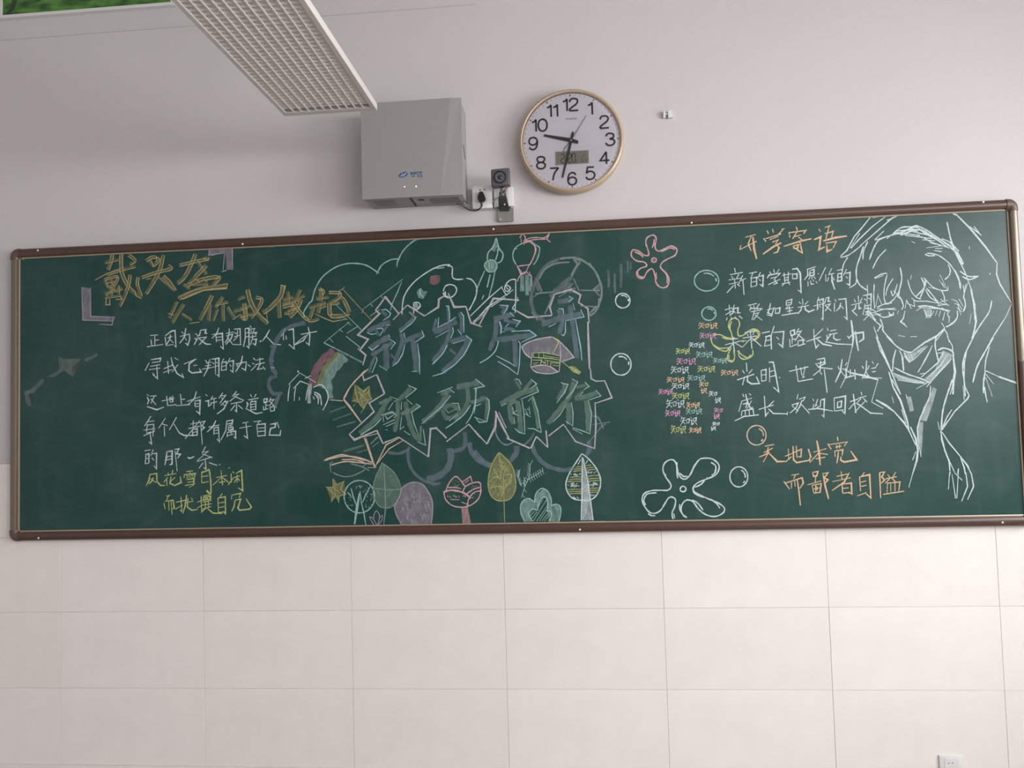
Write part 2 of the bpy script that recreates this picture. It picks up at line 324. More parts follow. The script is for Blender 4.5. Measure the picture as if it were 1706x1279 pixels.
d('chalk_rainbow','pale green inner band of the chalk rainbow',MINT,2,'''@G
S17 1000 200 880 330 820 450 815 530;S9 840 480 850 560 855 630;''')
d('chalk_house','white chalk outline of a small house under the rainbow',WHITE,2,'''@G
430 490 540 375;445 490 430 580 425 660;540 370 710 470;480 530 550 455 645 492;505 515 492 580 488 655;640 490 620 560 605 650;595 430 655 400;540 615 540 650;w4 525 350 530 366;
660 480 640 560 625 640;s 680 520 760 492 820 560 830 640 780 750;s 690 565 750 600 765 700;s 690 580 730 630 730 690;S3 680 610 695 640;S3 720 590 760 640;S5 660 500 640 600 640 680;''')
d('chalk_dashes','green chalk speed lines left of the lower centre title',GREEN,2,'''@G
S3 850 770 1010 712;S3 880 850 1070 782;S3 920 920 1110 865;S4 980 1170 1200 1105;s 1130 1180 1230 1150;s 1260 1095 1330 1020;''')
d('chalk_star','olive-yellow filled chalk star, the upper one left of the title',OLIVE,2,'''@G
F 1100 490 1185 550 1250 500 1240 580 1280 640 1235 680 1190 730 1150 680 1075 660 1120 620;1105 490 1110 560 1130 640 1160 700 1190 728 1235 660;1250 505 1190 560 1120 500;1250 510 1245 590 1275 640;1130 560 1240 660;1150 640 1240 560;1160 600 1180 690;1140 520 1170 600 1220 540;1160 660 1260 640;w2 1070 660 1135 640;w2 1160 780 1205 720;1085 710 1108 688;''')
d('chalk_star','olive-yellow chalk star, the lower one beside the round tree',OLIVE,2,'''@H
F 880 650 920 715 995 680 960 760 1010 810 940 830 940 890 910 820 865 890 880 800 815 740 885 740;880 650 920 715 995 680 960 760 1010 810 940 830 940 890 910 820 865 890 880 800 815 740 885 740 880 650;880 740 960 800;900 700 900 850;''')
d('chalk_burst','white and pink zigzag chalk border around the centre title',LILAC,2.6,'''@B
w3.5 1480 572 1605 745;w3 1480 572 1375 710 1415 745 1195 960 1300 1005 1215 1115 1275 1165 1245 1268;w1.5 1450 600 1390 690;
@J
w4 0 690 145 862;w3 90 930 235 780;w4 235 780 410 890;w3.5 410 890 550 800 555 720 620 680;w4 650 660 710 800 830 795;w3.5 830 795 880 960 990 1000;w3.5 960 990 1110 712 1370 730;w3.5 1300 815 1460 905 1700 885;
1040 850 905 970;w2 900 950 1020 850;1355 700 1350 745;
@K
w3 920 320 895 220 950 70 1150 15 1260 80 1235 170 1345 240 1360 410;w4 1345 400 1355 700 1365 955;w2.5 1375 950 1385 1070 1440 1100 1545 1095 1620 1279;
@L
w2.5 1545 170 1630 372 1430 440;w2.5 1430 425 1440 700 1425 980;w2.2 1425 972 1200 890 1060 690;w4 1060 685 880 825;w4.5 850 760 870 960;w3.5 870 960 735 830;w4 735 830 670 970;w4.5 660 970 385 850;w4.5 410 850 330 700 250 530;w5 262 550 250 720 150 920;w3.5 150 920 0 755;w2.5 290 540 380 730;
@M
w3.5 1700 840 1560 670;w3.5 1560 670 1270 895;w4.5 1270 850 1130 710;w5 1150 720 1050 730;w5.5 1065 730 1035 1095;w3 1035 1090 650 835;w3 650 835 450 920;w4.5 450 920 370 750;w4 370 750 80 872 15 800;w3 15 800 335 510 270 400 470 275;w6 470 275 370 30;w2.5 370 30 205 105 180 5;w2 380 790 100 860;w2 560 870 470 900;w2.5 270 400 335 510 290 540;''')
d('chalk_burst','orange chalk zigzag rays left of the centre title',PEACH,2.4,'''@G
s 1240 330 1100 460 1020 570 990 640;s 1210 345 1060 510 1005 620;w3 850 645 980 655;w4.5 990 640 1040 700 1165 870;
@H
w3.5 1200 240 1300 530;w2.5 1215 240 1310 540;w2.5 1310 530 1420 310 1560 235;w2 1330 500 1450 350 1600 260;w2 1230 540 1320 540;s 790 470 980 425 1150 440 1290 495;s 860 515 1000 480 1150 490 1280 505;s 800 460 960 410 1070 430 1220 470;s 970 460 1100 460 1200 490;''')
d('chalk_arcs','thin blue-green chalk arcs under the orange rays',GREEN,2.2,'''@H
s 1060 500 1170 530 1250 570;1170 540 1250 480;s 880 590 980 630 1090 620 1210 560;w2 860 590 850 500 880 480;1265 300 1340 230;1280 330 1350 280;''')

# small trees along the bottom edge
def circ(cx,cy,rx,ry,n=18,a0=0,a1=6.2832):
    return ' '.join('%.0f %.0f'%(cx+rx*math.cos(a0+(a1-a0)*i/n),cy+ry*math.sin(a0+(a1-a0)*i/n)) for i in range(n+1))
_r=random.Random(5)
def specks(cx,cy,rx,ry,n,l=14,w=1.5,h=None):
    s=''
    for i in range(n):
        a=_r.uniform(0,6.28);q=math.sqrt(_r.uniform(.05,1));x=cx+rx*q*math.cos(a);y=cy+ry*q*math.sin(a)
        b=_r.uniform(0,3.14) if h is None else h+_r.uniform(-.3,.3)
        s+='w%.1f %.0f %.0f %.0f %.0f;'%(w,x,y,x+l*math.cos(b),y+l*math.sin(b))
    return s
d('chalk_tree','round mint chalk tree with dashes inside, leftmost along the bottom',MINT,2.2,'@H\ns '+circ(1150,835,155,165)+''';w2.5 1065 750 1085 830 1120 930;w2.5 1260 730 1215 810 1180 895;w5 1150 800 1125 950 1100 1115;w3 1155 780 1170 900;w2.5 1165 880 1195 1000 1215 1130;1030 790 1080 850 1050 800;'''+specks(1235,840,60,100,22,16)+specks(1140,730,40,20,9,14)+specks(1050,900,25,60,6,14))
d('chalk_tree','pale green filled chalk leaf tree on a thin stem',GREEN,2,'''@H
F 1385 490 1310 650 1290 800 1340 920 1420 950 1500 920 1560 820 1565 720 1500 590 1400 510;s 1385 485 1310 650 1290 800 1340 920 1420 950 1500 920 1560 820 1565 720 1500 590 1390 500;w2.5 1395 500 1408 700 1415 950 1395 1125;1490 765 1425 840;1440 640 1475 615;1330 770 1360 830;s 1300 750 1450 765 1565 760;1370 530 1370 590;''')
d('chalk_sprout','small dull pink chalk sprout between two trees',LILAC,1.5,'''@H
s 1300 1130 1265 1070 1255 1040 1290 1060 1325 1125;s 1295 1060 1300 1010 1325 980 1352 1020 1350 1070 1330 1125;s 1380 1020 1378 1070 1350 1110 1325 1130;s 1380 1020 1350 1060;''')
d('chalk_tree','lilac filled egg-shaped chalk tree with scribbles',LILAC,2,'''@N
F 410 880 430 970 490 1090 840 1090 860 940 850 800 800 680 720 600 620 590 540 620 480 680 470 780 430 830;s 490 1090 430 980 408 880 440 810 470 750 490 670 560 610 650 590 730 610 800 690 850 800 858 940 840 1090;'''+specks(650,870,170,180,60,45,1.6,1.5)+specks(650,860,170,180,26,40,1.5))
d('chalk_tree','pink chalk tulip tree with petals and a filled trunk',PINK,2.3,'''@N
F 1195 885 1275 885 1290 980 1310 1078 1215 1078;s 990 700 1010 790 1080 860 1180 885 1290 870 1380 810 1420 740 1428 680 1415 595 1330 600 1250 640 1210 710;s 1010 700 1060 590 1130 522 1190 570 1240 640;1210 585 1305 522 1332 600;w3.5 s 990 705 1080 685 1180 700 1250 730 1290 765;s 1030 655 1120 652 1195 667;s 1265 725 1340 675 1420 650;s 1270 870 1285 790 1350 710 1440 690;w2 1070 795 1175 797;1200 825 1285 858;1240 600 1290 560;'''+specks(1130,600,50,45,10,7,1.8)+specks(1340,640,60,25,9,7,1.8)+specks(1340,760,45,50,8,9,2)+specks(1140,745,110,12,8,22,2,1.5))
d('chalk_tree','olive-yellow filled chalk leaf tree with hatched veins',OLIVE,2.2,'''@O
F 295 235 200 400 165 600 190 730 260 800 360 810 440 770 490 660 480 500 430 370;s 295 235 200 400 165 600 190 730 260 800 360 810 440 770 490 660 480 500 430 370 300 240;w2.5 295 240 300 340 340 440;w2.5 345 490 350 700 360 1062;s 180 590 240 530 300 540;s 180 660 260 640 330 640;230 430 300 550 340 600;345 490 440 500 430 600 360 640;350 670 420 600;300 540 330 430 380 360;'''+specks(330,560,120,220,60,60,1.5,1.9)+specks(330,420,60,120,16,50,1.5,.9))
def fern(x0,y0,x1,y1,n,l,ax):
    s='w2 %d %d %d %d;'%(x0,y0,x1,y1)
    for i in range(n):
        t=(i+.5)/n;x=x0+(x1-x0)*t;y=y0+(y1-y0)*t
        for q in ax: s+='w1.7 %.0f %.0f %.0f %.0f;'%(x,y,x+l*math.cos(q),y-l*math.sin(q))
    return s
d('chalk_fern','mint chalk fern sprigs above the cloud-shaped bush',MINT,2,'@O\n'+fern(560,770,600,640,2,45,(-.9,))+fern(600,640,655,520,4,45,(2.2,))+fern(655,520,665,380,5,42,(2.3,))+'w1.7 665 380 692 330;'+fern(640,560,820,450,7,42,(1.6,-1.1))+fern(560,640,520,520,4,35,(2.3,1.2))+fern(520,520,530,450,3,32,(2.5,1.0))+fern(590,640,600,540,3,34,(2.0,)))
d('chalk_bush','mint filled cloud-shaped chalk bush at the board bottom',MINT,2.2,'''@O
F 600 1060 550 950 560 830 620 785 710 810 730 740 820 665 890 730 910 870 970 850 1020 900 1025 970 1000 1060 885 1055 910 990 910 940 865 930 870 850 850 775 800 780 760 860 730 915 660 920 645 980 690 1055;
s 600 1060 555 960 550 870 590 800 650 785 715 830;s 715 825 725 740 770 680 820 665 880 710 910 790 912 875;s 912 875 960 850 1010 870 1027 940 1000 1060;
s 690 1055 645 980 655 930 700 905 745 925;s 750 925 760 860 800 780 845 765 870 820 870 880 862 935;s 862 935 905 935 915 985 885 1055;
w1.7 660 950 690 925;w1.7 665 985 720 930;w1.7 680 1020 745 940;w1.7 700 1050 855 800;w1.7 740 1050 865 870;w1.7 770 1050 870 900;w1.7 800 1050 890 940;w1.7 830 1050 905 960;w1.7 760 880 815 790;'''+specks(640,820,50,25,6,10,2)+specks(810,720,60,30,8,10,2)+specks(985,930,25,60,7,10,2))
_t='@O\ns 1275 250 1210 350 1140 460 1090 580 1092 670 1140 760 1220 798 1370 800 1450 740 1492 640 1490 530 1440 420 1360 320 1280 255;F 1280 290 1310 400 1350 600 1410 1040 1265 1040 1275 500;w2.5 1277 290 1275 800 1265 1040;w2.5 1290 300 1350 600 1408 1040;1230 380 1260 320;1320 370 1345 330;'
d('chalk_tree','white spade-shaped chalk tree with banded crown and grey trunk',WHITE,2.3,_t+''.join('w1.5 %d %d %d %d;'%(1285+i*3,1020-i*45,1330+i*5,940-i*45) for i in range(9))+specks(1190,620,70,22,22,18,2)+specks(1415,610,55,22,18,18,2)+specks(1200,495,60,12,14,15,1.8)+specks(1390,470,60,12,12,15,1.8)+specks(1200,760,50,14,9,14,1.8)+specks(1400,745,35,18,8,14,1.8))
d('chalk_tree','green bands on the spade-shaped chalk tree',OLIVE,2,'@O\n'+''.join('s %d %d %d %d %d %d;'%t for t in ((1200,415,1235,405,1272,408),(1180,440,1230,432,1272,435),(1170,465,1230,455,1272,458),(1130,535,1200,525,1270,528),(1115,565,1200,552,1270,555),(1105,585,1200,580,1270,580),(1095,680,1190,672,1270,675),(1120,705,1190,698,1270,700),(1130,730,1200,722,1270,725),(1310,395,1350,390,1385,385),(1315,430,1370,415,1410,412),(1320,455,1380,440,1430,440),(1330,525,1400,512,1480,510),(1340,555,1400,545,1488,545),(1345,580,1400,572,1490,572),(1360,665,1420,660,1485,658),(1362,690,1420,685,1475,684),(1365,715,1420,710,1460,706))))

# figures of the centre top
d('chalk_palette','white chalk paint palette outline above the centre title',WHITE,2.3,'''@J
s 180 875 200 700 290 560 430 450 560 385 670 368;s 640 380 690 395 690 470 700 505 740 520 802 516;s 832 508 890 525 938 600 930 690 890 780 860 832;s 530 408 610 400;s 600 640 620 590 665 572 715 585 735 630 710 680 660 705 615 690 600 650;s 620 640 625 690 650 690;
w2.5 300 755 298 800;s 300 755 350 755 365 790 330 825 295 815;320 790 345 800;255 850 320 910;w2.5 300 830 300 870;S5 345 790 310 800 335 765;''')
d('chalk_paint_blob','pink chalk paint blob on the palette',ROSE,2,'''@J
F 460 530 470 490 510 475 560 480 570 520 545 565 500 578 465 560;''')
d('chalk_paint_blob','pale blue chalk paint blob on the palette',MINT,2,'''@J
F 330 660 345 620 375 605 400 640 440 640 420 680 395 720 350 705;w3 370 610 360 660 400 700;''')
d('chalk_torch','pale blue chalk torch with a flame above the centre title',MINT,2.3,'''@J
1020 430 985 510 930 640;1130 410 1100 560 1060 705;w3.5 1075 470 1045 600;w3 1010 680 990 725;F 1020 360 1060 325 1120 330 1145 380 1120 430 1060 440 1025 400;s 1020 360 1060 325 1120 330 1145 380 1120 435 1060 440 1022 400 1020 360;1060 340 1070 420;1085 340 1095 410;
s 1045 325 1055 250 1105 190 1135 100;s 1138 100 1165 200 1205 260 1190 330 1150 355;s 1150 210 1150 260 1130 322;F 1085 220 1135 100 1180 230 1160 230 1145 190 1120 240;''')
d('chalk_rocket','white chalk pencil rocket pointing up right of the torch',WHITE,2.2,'''@J
875 890 1060 710 1200 590;w2.2 905 960 1050 800 1230 680;1190 600 1240 680 1310 622;s 1220 600 1250 550 1290 522 1335 520;1335 520 1335 700 1328 860;s 1222 600 1250 580 1280 605 1262 640 1228 630 1222 600;w2.5 1240 600 1262 625;1230 700 1080 800;1300 815 1340 745;''')
d('chalk_lantern','pink and red chalk balloon lantern with a streamer',PINK,2,'''@J
s 1415 170 1440 135 1500 140 1530 190 1530 250 1500 330 1470 380;s 1430 150 1480 140 1540 200 1520 280 1480 370;1345 375 1385 465 1440 440 1500 500;w3 1365 385 1470 370;1350 380 1400 460;1470 370 1440 445;1470 440 1500 500;s 1350 540 1380 480 1440 455;w2.5 1495 500 1498 590;
s 1375 100 1390 75 1410 62 1432 100 1410 152;1390 100 1390 148;s 1430 125 1480 100 1560 95 1630 95 1680 50;s 1440 130 1540 115 1650 110;s 1680 50 1655 110 1690 142;''')
d('chalk_lantern','mint outline of the chalk balloon lantern',MINT,2,'''@J
s 1320 215 1350 205;s 1410 150 1340 190 1308 250 1310 310 1340 372;s 1500 150 1570 190 1575 240 1550 320 1515 372;S8 1400 480 1400 640;S8 1450 470 1450 680;S3 1485 500 1480 640;''')
d('chalk_wheel','large grey chalk wheel with spokes right of the lantern',GREY,3,'''@Q
S6 430 315 300 385 210 510 160 640 155 760 190 870 285 940;s w3 540 345 400 360 290 420 230 520;s w4 440 310 560 298 660 320 780 410 850 540 868 650 850 750 800 850 740 890;s w3 740 350 820 470 850 560;w4 580 315 625 360 560 500;w4 650 350 600 400 555 480;S7 560 500 470 570 380 650;w3.5 580 510 640 640;w3 560 590 450 650;w4 190 665 380 645;w4 650 630 850 632;
F 210 515 260 630 220 640 180 570;w3 260 640 170 700;w3 210 515 262 635;w3 850 560 785 620 850 690;F 850 560 790 620 850 650;w3 650 790 800 795 740 870;s w3 840 710 830 780 760 850;w4 380 660 350 740 290 870;w4 160 850 220 940;S6 350 700 380 660 560 560;w2 580 560 520 610 600 610 540 660;w2 600 600 560 640 600 660;w2 430 700 520 640 560 640;w3 590 320 650 320 640 350;''')

# large two-line centre title
d('chalk_title','blue-tinted shaded chalk characters, upper line of the centre title',BLUE,2,'''@R
D8 430 140 500 195;430 125 490 118 550 170 530 210 450 260;D9 250 400 400 330 540 275;240 415 300 440 370 430;D7 360 390 400 460;370 370 440 360 450 380 410 460;D7 510 330 440 420;490 320 545 320;D10 275 620 400 540 530 470;260 600 310 645 400 580;520 440 540 480;D8 300 710 420 640 570 550;530 500 610 550 545 635;D11 480 560 492 700 495 890;400 845 510 910;D6 350 730 300 830 270 930;360 730 375 770 310 935;D5 550 700 610 760;
D7 800 160 870 220;D8 860 220 760 320 660 400;880 215 830 290 670 415;D8 695 430 690 560 640 700 590 830;720 420 740 505;735 565 700 700 640 800 570 850;D9 720 540 850 470 960 440;950 385 980 465 870 540;D11 830 500 860 680 890 930;895 555 920 740 925 955;820 920 880 915;
D6 1285 80 1300 270;1260 75 1295 75 1310 180 1310 260;D6 1140 240 1100 400;1170 220 1160 350 1300 280 1390 220;D12 1100 410 1240 350 1400 270;1130 480 1300 385;D7 1440 160 1465 260 1465 430;1415 375 1465 450;1450 150 1490 200 1495 420;
D8 1330 350 1270 540 1180 680 1090 790;1350 350 1360 400 1325 495;s 1280 575 1220 690 1085 830;D8 1320 540 1430 500 1540 470;1350 560 1500 515;D11 1550 490 1490 640 1380 780 1220 930;1520 455 1595 515 1500 700 1380 830 1210 945 1090 980;D5 1310 630 1390 700;
@K
D8 310 210 370 235 330 300;300 200 400 205 390 240 350 300;D10 230 370 360 330 470 310;420 285 480 340;s D9 260 380 250 540 180 740;s 290 620 250 740 160 830 65 885;w3.5 300 390 320 460 315 540;S7 350 370 440 400 520 400;450 365 545 390 490 460;370 455 410 420;S7 350 490 420 480 480 510;330 510 360 520;D11 260 610 440 590 720 550;440 510 655 500 735 560 560 640;D10 470 590 485 720 490 930;520 625 545 650 535 900 515 1020;280 865 400 935 515 1022;260 800 400 870 480 920;
D9 990 155 1080 150 1150 130;1120 95 1170 120 1120 160;D11 800 430 940 380 1100 340 1270 310;880 460 970 415;1260 250 1300 340 1080 385;D9 1000 250 1040 380 1030 450 1010 540;1000 240 1050 245 1060 310;1080 390 1080 520 1060 560 1030 550;D9 1130 200 1160 380 1190 600 1220 830;1170 180 1190 260;1200 370 1230 540 1260 700 1275 855;''')
d('chalk_title','green-tinted shaded chalk characters, lower line of the centre title',MINT,2,'''@M
D9 400 400 560 340;540 315 650 350 590 380;D10 500 350 420 520 300 660 150 790;580 390 520 485;s 430 590 340 690 160 810;D6 440 560 570 520 620 560;430 555 570 510 625 560 590 590;450 680 600 610;490 700 610 645;480 560 505 605 590 550;450 570 460 640;
D8 640 340 640 560 600 770;690 380 685 490;690 570 670 745;D9 810 200 740 280 650 360;770 165 880 215 740 330;750 345 830 415;S9 740 380 780 600 840 780 930 890;820 520 850 660 910 815;900 900 1000 940 970 735;S6 940 690 930 890;D8 680 540 800 490 900 430;875 405 930 440 810 520;720 755 800 810;670 740 720 700;480 740 510 745;
D9 1190 280 1320 230;1150 265 1350 190;1310 215 1370 265;D10 1290 280 1200 420 1080 550 960 640;1325 300 1200 450 950 665;S8 1220 470 1330 420 1430 490 1420 540 1270 590 1220 480;1260 480 1295 525;1340 400 1420 400 1445 490;1305 630 1410 540;S4 1300 520 1400 470;
D11 1400 190 1520 170 1690 130;1645 90 1700 130;1620 210 1700 190;S9 1535 210 1550 350 1480 520 1380 620;s 1580 420 1500 540 1380 640 1255 725;D8 1580 390 1700 360;s 1655 205 1640 380 1600 540 1520 670;1640 440 1700 410;
@L
15 260 20 340 15 450 0 560;w2.5 15 150 120 235 0 265;S8 30 420 110 380 160 420 140 640;10 600 60 665 150 655 180 500 175 400 140 370;20 470 80 445;0 600 130 650;
D6 480 150 550 270;490 145 530 160 560 220;D8 680 170 590 280;670 150 740 210 670 260;D11 310 450 530 330 750 260;740 240 760 300 550 390;320 470 380 440;S9 420 450 500 400;S9 420 440 430 590 470 680;S10 510 410 540 600 550 780;565 400 590 560 600 800;480 735 530 780 605 802;450 480 470 560 520 580;450 560 510 520;600 500 640 590;650 480 660 570;600 560 670 600;470 600 480 680;630 500 640 520;
D8 690 360 740 560 760 740;690 350 750 520 795 785;630 735 710 740 790 785;640 410 680 370;
D7 1070 220 1050 290 980 390;1025 185 1050 205 1110 215 1070 310 975 435;D9 1180 180 1130 350 1000 520 870 680;1155 150 1225 185 1170 290 1095 385;1080 470 1010 580 930 660;D10 1110 430 1120 560 1120 690;1150 425 1170 560 1165 705;1085 650 1165 705;D8 1210 250 1330 220;1310 185 1360 240 1290 280;D7 1290 290 1220 350;1285 305 1245 360;D10 1190 380 1320 360 1460 310;1440 280 1500 350 1340 405;S11 1330 400 1350 600 1350 770;1355 420 1390 560 1370 800;1370 800 1300 770 1165 725;1165 740 1280 800;''')
d('chalk_mortarboard','grey-lilac chalk graduation cap in the centre title',LILAC,2.3,'''@K
F 560 690 730 610 920 575 1000 620 1180 815 1030 880 1010 800 830 760 690 760 670 830 600 760;s 560 690 640 640 760 600 920 575;920 575 1010 630 1100 720 1180 818 1030 875;s 560 690 600 770 670 830;F 690 925 830 915 950 960 980 990 850 1000 740 980;s 670 930 720 985 800 1005 900 1010 990 990;w2.5 685 770 670 930;s 670 935 800 910 900 930 1000 995;w2.5 1015 650 1022 800 1005 990;''')
d('chalk_mortarboard','yellow patterned band and tassel of the chalk graduation cap',YELLOW,1.7,'''@K
690 765 820 762 930 780 1010 800;690 815 800 825 900 830 1010 850;700 765 700 810;765 765 765 820;820 765 820 820;695 850 800 850 780 905;830 850 1010 880;840 870 850 905;870 860 870 910;905 880 905 925;905 880 1000 890;700 890 760 880;700 905 760 910;790 870 830 875 830 895;930 910 1000 920;930 775 1000 640 950 585;w3 930 580 1005 620;830 800 1000 825;
F 1110 930 1190 925 1262 990 1250 1020 1160 990;1045 870 1120 935;1120 930 1265 995;1140 920 1240 1015;1150 960 1215 1010;''')
d('chalk_cloud','soft blue chalk cloud edge scalloping below the centre title',BLUE,5,'''@N
S5 330 235 440 252 540 220 590 170;S5 565 190 575 350 640 480 760 575 880 612 955 600;S11 1055 190 1075 300 1030 430 920 520 790 565;S7 1090 225 1180 205 1240 150 1240 0;S8 1290 120 1330 260 1430 350 1560 400;
@L
S8 0 1000 60 1080 130 1140 210 1180;S9 500 940 500 1020 420 1130;s w2.5 250 740 265 820 320 900 390 930 470 890;S4 590 930 660 870 710 790;S7 690 930 720 1030 810 1140 920 1200 1060 1230 1190 1205;S8 1350 880 1365 980 1320 1060;w2 1340 920 1500 720 1560 680;w2 1400 690 1610 660;s w2 1400 590 1470 610 1530 740;''')

# flowers and bubbles
d('chalk_flower','pink chalk flower with five round petals near the board top',PINK,2.6,'''@Q
O 1315 150 1330 95 1390 70 1420 105 1408 190 1440 232 1500 212 1570 180 1630 215 1610 275 1540 310 1480 350 1465 400 1520 455 1550 525 1530 590 1470 602 1420 555 1408 480 1380 412 1330 440 1290 505 1240 500 1222 450 1265 405 1322 385 1300 345 1220 330 1168 280 1182 222 1240 232 1300 275 1345 268 1330 200;
s 1400 110 1395 160 1378 200;s 1470 240 1560 200 1610 215;s 1200 240 1250 260 1290 295;s 1230 430 1240 480 1290 500;s 1480 420 1530 480 1530 560;s 1420 450 1425 520;O 1375 320 1397 300 1422 315 1410 342 1380 340;w2 1390 325 1405 318;''')
d('chalk_flower','large white chalk flower at the bottom of the board',WHITE,2.6,'''@S
s 435 1025 425 950 455 880 465 800 430 768 385 775 340 840 290 920 220 958 150 940 90 860 70 780 100 720 180 690 280 685 370 685 410 650 400 600 350 530 315 440 340 360 400 325 450 335 480 400 500 490 540 545 590 550 640 500 690 400 750 320 830 305 910 320 975 380 975 450 930 510 840 550 740 590 680 640 680 690 740 735 860 790 960 830 1040 890 1030 950 960 990 880 992 800 960 730 900 670 820 600 800 550 840 530 910 550 970 600 1010;
s 455 1020 445 960;s 515 850 520 920 570 1000;s 110 860 90 800 130 730 240 715;s 480 350 480 450 490 545;s 510 480 560 520 610 520;s 885 355 940 400 930 480 890 510;s 690 650 760 620 810 570;s 670 680 700 730 800 770;s 880 790 950 840 990 900;s 660 800 730 840 790 920;s 640 500 680 410 720 350;w2 340 520 355 495;w2 830 550 838 530;s 140 960 180 985 225 985;O 520 670 540 640 575 645 588 675 565 702 530 695;''')
d('chalk_flower','yellow chalk flower overlapping the white verse on the right',YELLOW,2.2,'''@T
s 1560 575 1550 520 1520 460 1530 390 1580 355 1630 370 1650 430 1630 490 1635 560 1680 565;s 1545 520 1535 450 1555 390;s 1600 590 1500 585 1420 550 1340 550;s 1580 600 1500 600 1440 580;s 1310 590 1330 660 1400 720 1480 745 1540 720;s 1340 670 1420 710 1550 700;s 1550 710 1510 790 1510 850 1560 870 1590 820 1580 730;s 1525 790 1525 850 1560 855;
@U
s 240 235 290 235 350 190 400 170 450 190 460 230 430 270 380 290;s 300 230 360 185 430 190 445 240 400 280;s 250 385 250 440 290 475 350 465 390 430 390 380;s 235 390 290 440 340 460 370 430;s 300 300 280 290 330 290;''')
for nm,lb,c,cr,cx,cy,rx,ry in (('chalk_bubble','small white chalk bubble right of the wheel','white','T',267,147,86,86),('chalk_bubble','white chalk bubble at the left of the verses, lower one',WHITE,'T',245,900,120,128),('chalk_bubble','mint chalk bubble left of the upper right verse','mint','W',-78,715,124,105),
  ('chalk_bubble','small mint chalk bubble left of the second right verse line','mint','T',1286,300,84,80),('chalk_bubble','orange chalk bubble above the orange couplet','peach','X',230,198,90,92),('chalk_bubble','white chalk bubble left of the orange couplet',WHITE,'X',62,592,85,95)):
    d(nm,lb,c,2.3,'@%s\ns '%cr+circ(cx,cy,rx,ry)+';s '+circ(cx,cy,rx*.72,ry*.72,6,-1.9 if cr!='X' else -1.2,-.6 if cr!='X' else .1)+';w2.8 '+circ(cx,cy,rx*.78,ry*.78,3,-.35 if cr!='X' else .55,.1 if cr!='X' else .9))

# little repeated words
ZHI='20 8 8 35;15 25 62 20;0 52 68 42;40 25 32 60 3 92;36 60 62 86;76 36 79 76;76 36 108 30 105 72;79 74 107 70'
SHI='124 12 135 24;118 46 138 42 134 88 152 74;158 26 190 20 187 52 160 55 158 26;162 66 146 92;178 66 200 92'
def word(cr,x,y,w,h,vert=None):
    sx=w/200.0;sy=h/92.0;out=''
    for part,dx,dy in ((ZHI,0,0),(SHI,0,0)):
        if vert and part is SHI: dx,dy=vert
        for st in part.split(';'):
            v=[float(q) for q in st.split()];vv=[]
            for i in range(0,len(v),2): vv+=['%.0f'%(x+v[i]*sx+dx),'%.0f'%(y+v[i+1]*sy+dy)]
            out+=' '.join(vv)+';'
    return '@%s\n'%cr+out
for k,(c,lst) in enumerate({ORANGE:[('T',1160,395,228,85),('T',1425,955,210,80),('T',785,1040,215,75),('V',1070,315,150,80),('V',1100,590,135,75)],
  'hotpink':[('T',1175,515,195,85),('T',900,812,235,95),('T',688,1180,170,80),('V',840,400,168,85)],
  WHITE:[('T',1045,630,190,75),('T',835,910,215,100),('T',845,1110,210,85),('V',850,285,205,105),('V',1005,475,185,100)],
  YELLOW:[('T',893,700,170,80),('T',1150,905,212,90),('V',915,210,190,85),('V',900,565,170,105)],
  MINT:[('T',1130,735,200,90),('T',1335,815,165,75),('T',1030,1015,215,85),('V',1065,385,180,75)]}.items()):
    nm={'hotpink':'hot pink'}.get(c,c)
    for q in lst: d('chalk_word','%s chalk word of two characters at centre right'%nm,c,1.9,word(*q))
    if c==ORANGE: d('chalk_word','orange chalk word written downwards beside the word pile',c,1.9,word('T',1170,1095,190,75,(-95,75)))
    if c=='hotpink': d('chalk_word','hot pink chalk word written downwards at the right of the word pile',c,1.9,word('V',1372,380,170,65,(-105,65)))
    if c==WHITE:
        d('chalk_word','white chalk word written downwards at the right of the word pile',c,1.9,word('V',1315,195,165,70,(-30,70)))
        d('chalk_word','white chalk word written downwards at the foot of the right-hand column',c,1.9,word('V',1355,535,140,50,(-100,50)))

d('chalk_heading','orange chalk heading of four characters at the upper right',ORANGE,3,'''@W
315 275 420 247;375 265 345 340 372 412;260 400 270 355;w3 260 400 430 315;w4 392 270 405 400 430 495;
535 205 550 240;590 190 600 228;680 195 705 190 650 245;w3.5 500 285 525 320;w3.5 520 290 680 240;590 325 650 300 620 345;630 345 658 380 640 425 600 437;w3.5 495 445 600 370 680 330;560 300 650 265;
830 165 842 205;755 220 768 278;760 228 930 205 905 240;800 272 880 250;845 210 795 290;850 270 892 302;w3.5 705 367 880 312 985 290;800 365 855 350 842 392 808 385 800 365;w4 868 310 892 432 840 402;
1060 190 1078 218;w3.5 1010 300 1080 270 1062 400 1122 372;1120 177 1182 155;w3.5 1165 160 1132 290;1120 238 1205 215 1190 280;w4 1105 312 1220 280 1345 262;w3.5 1128 335 1238 318 1205 385;w3.5 1140 350 1145 420 1200 395;''')
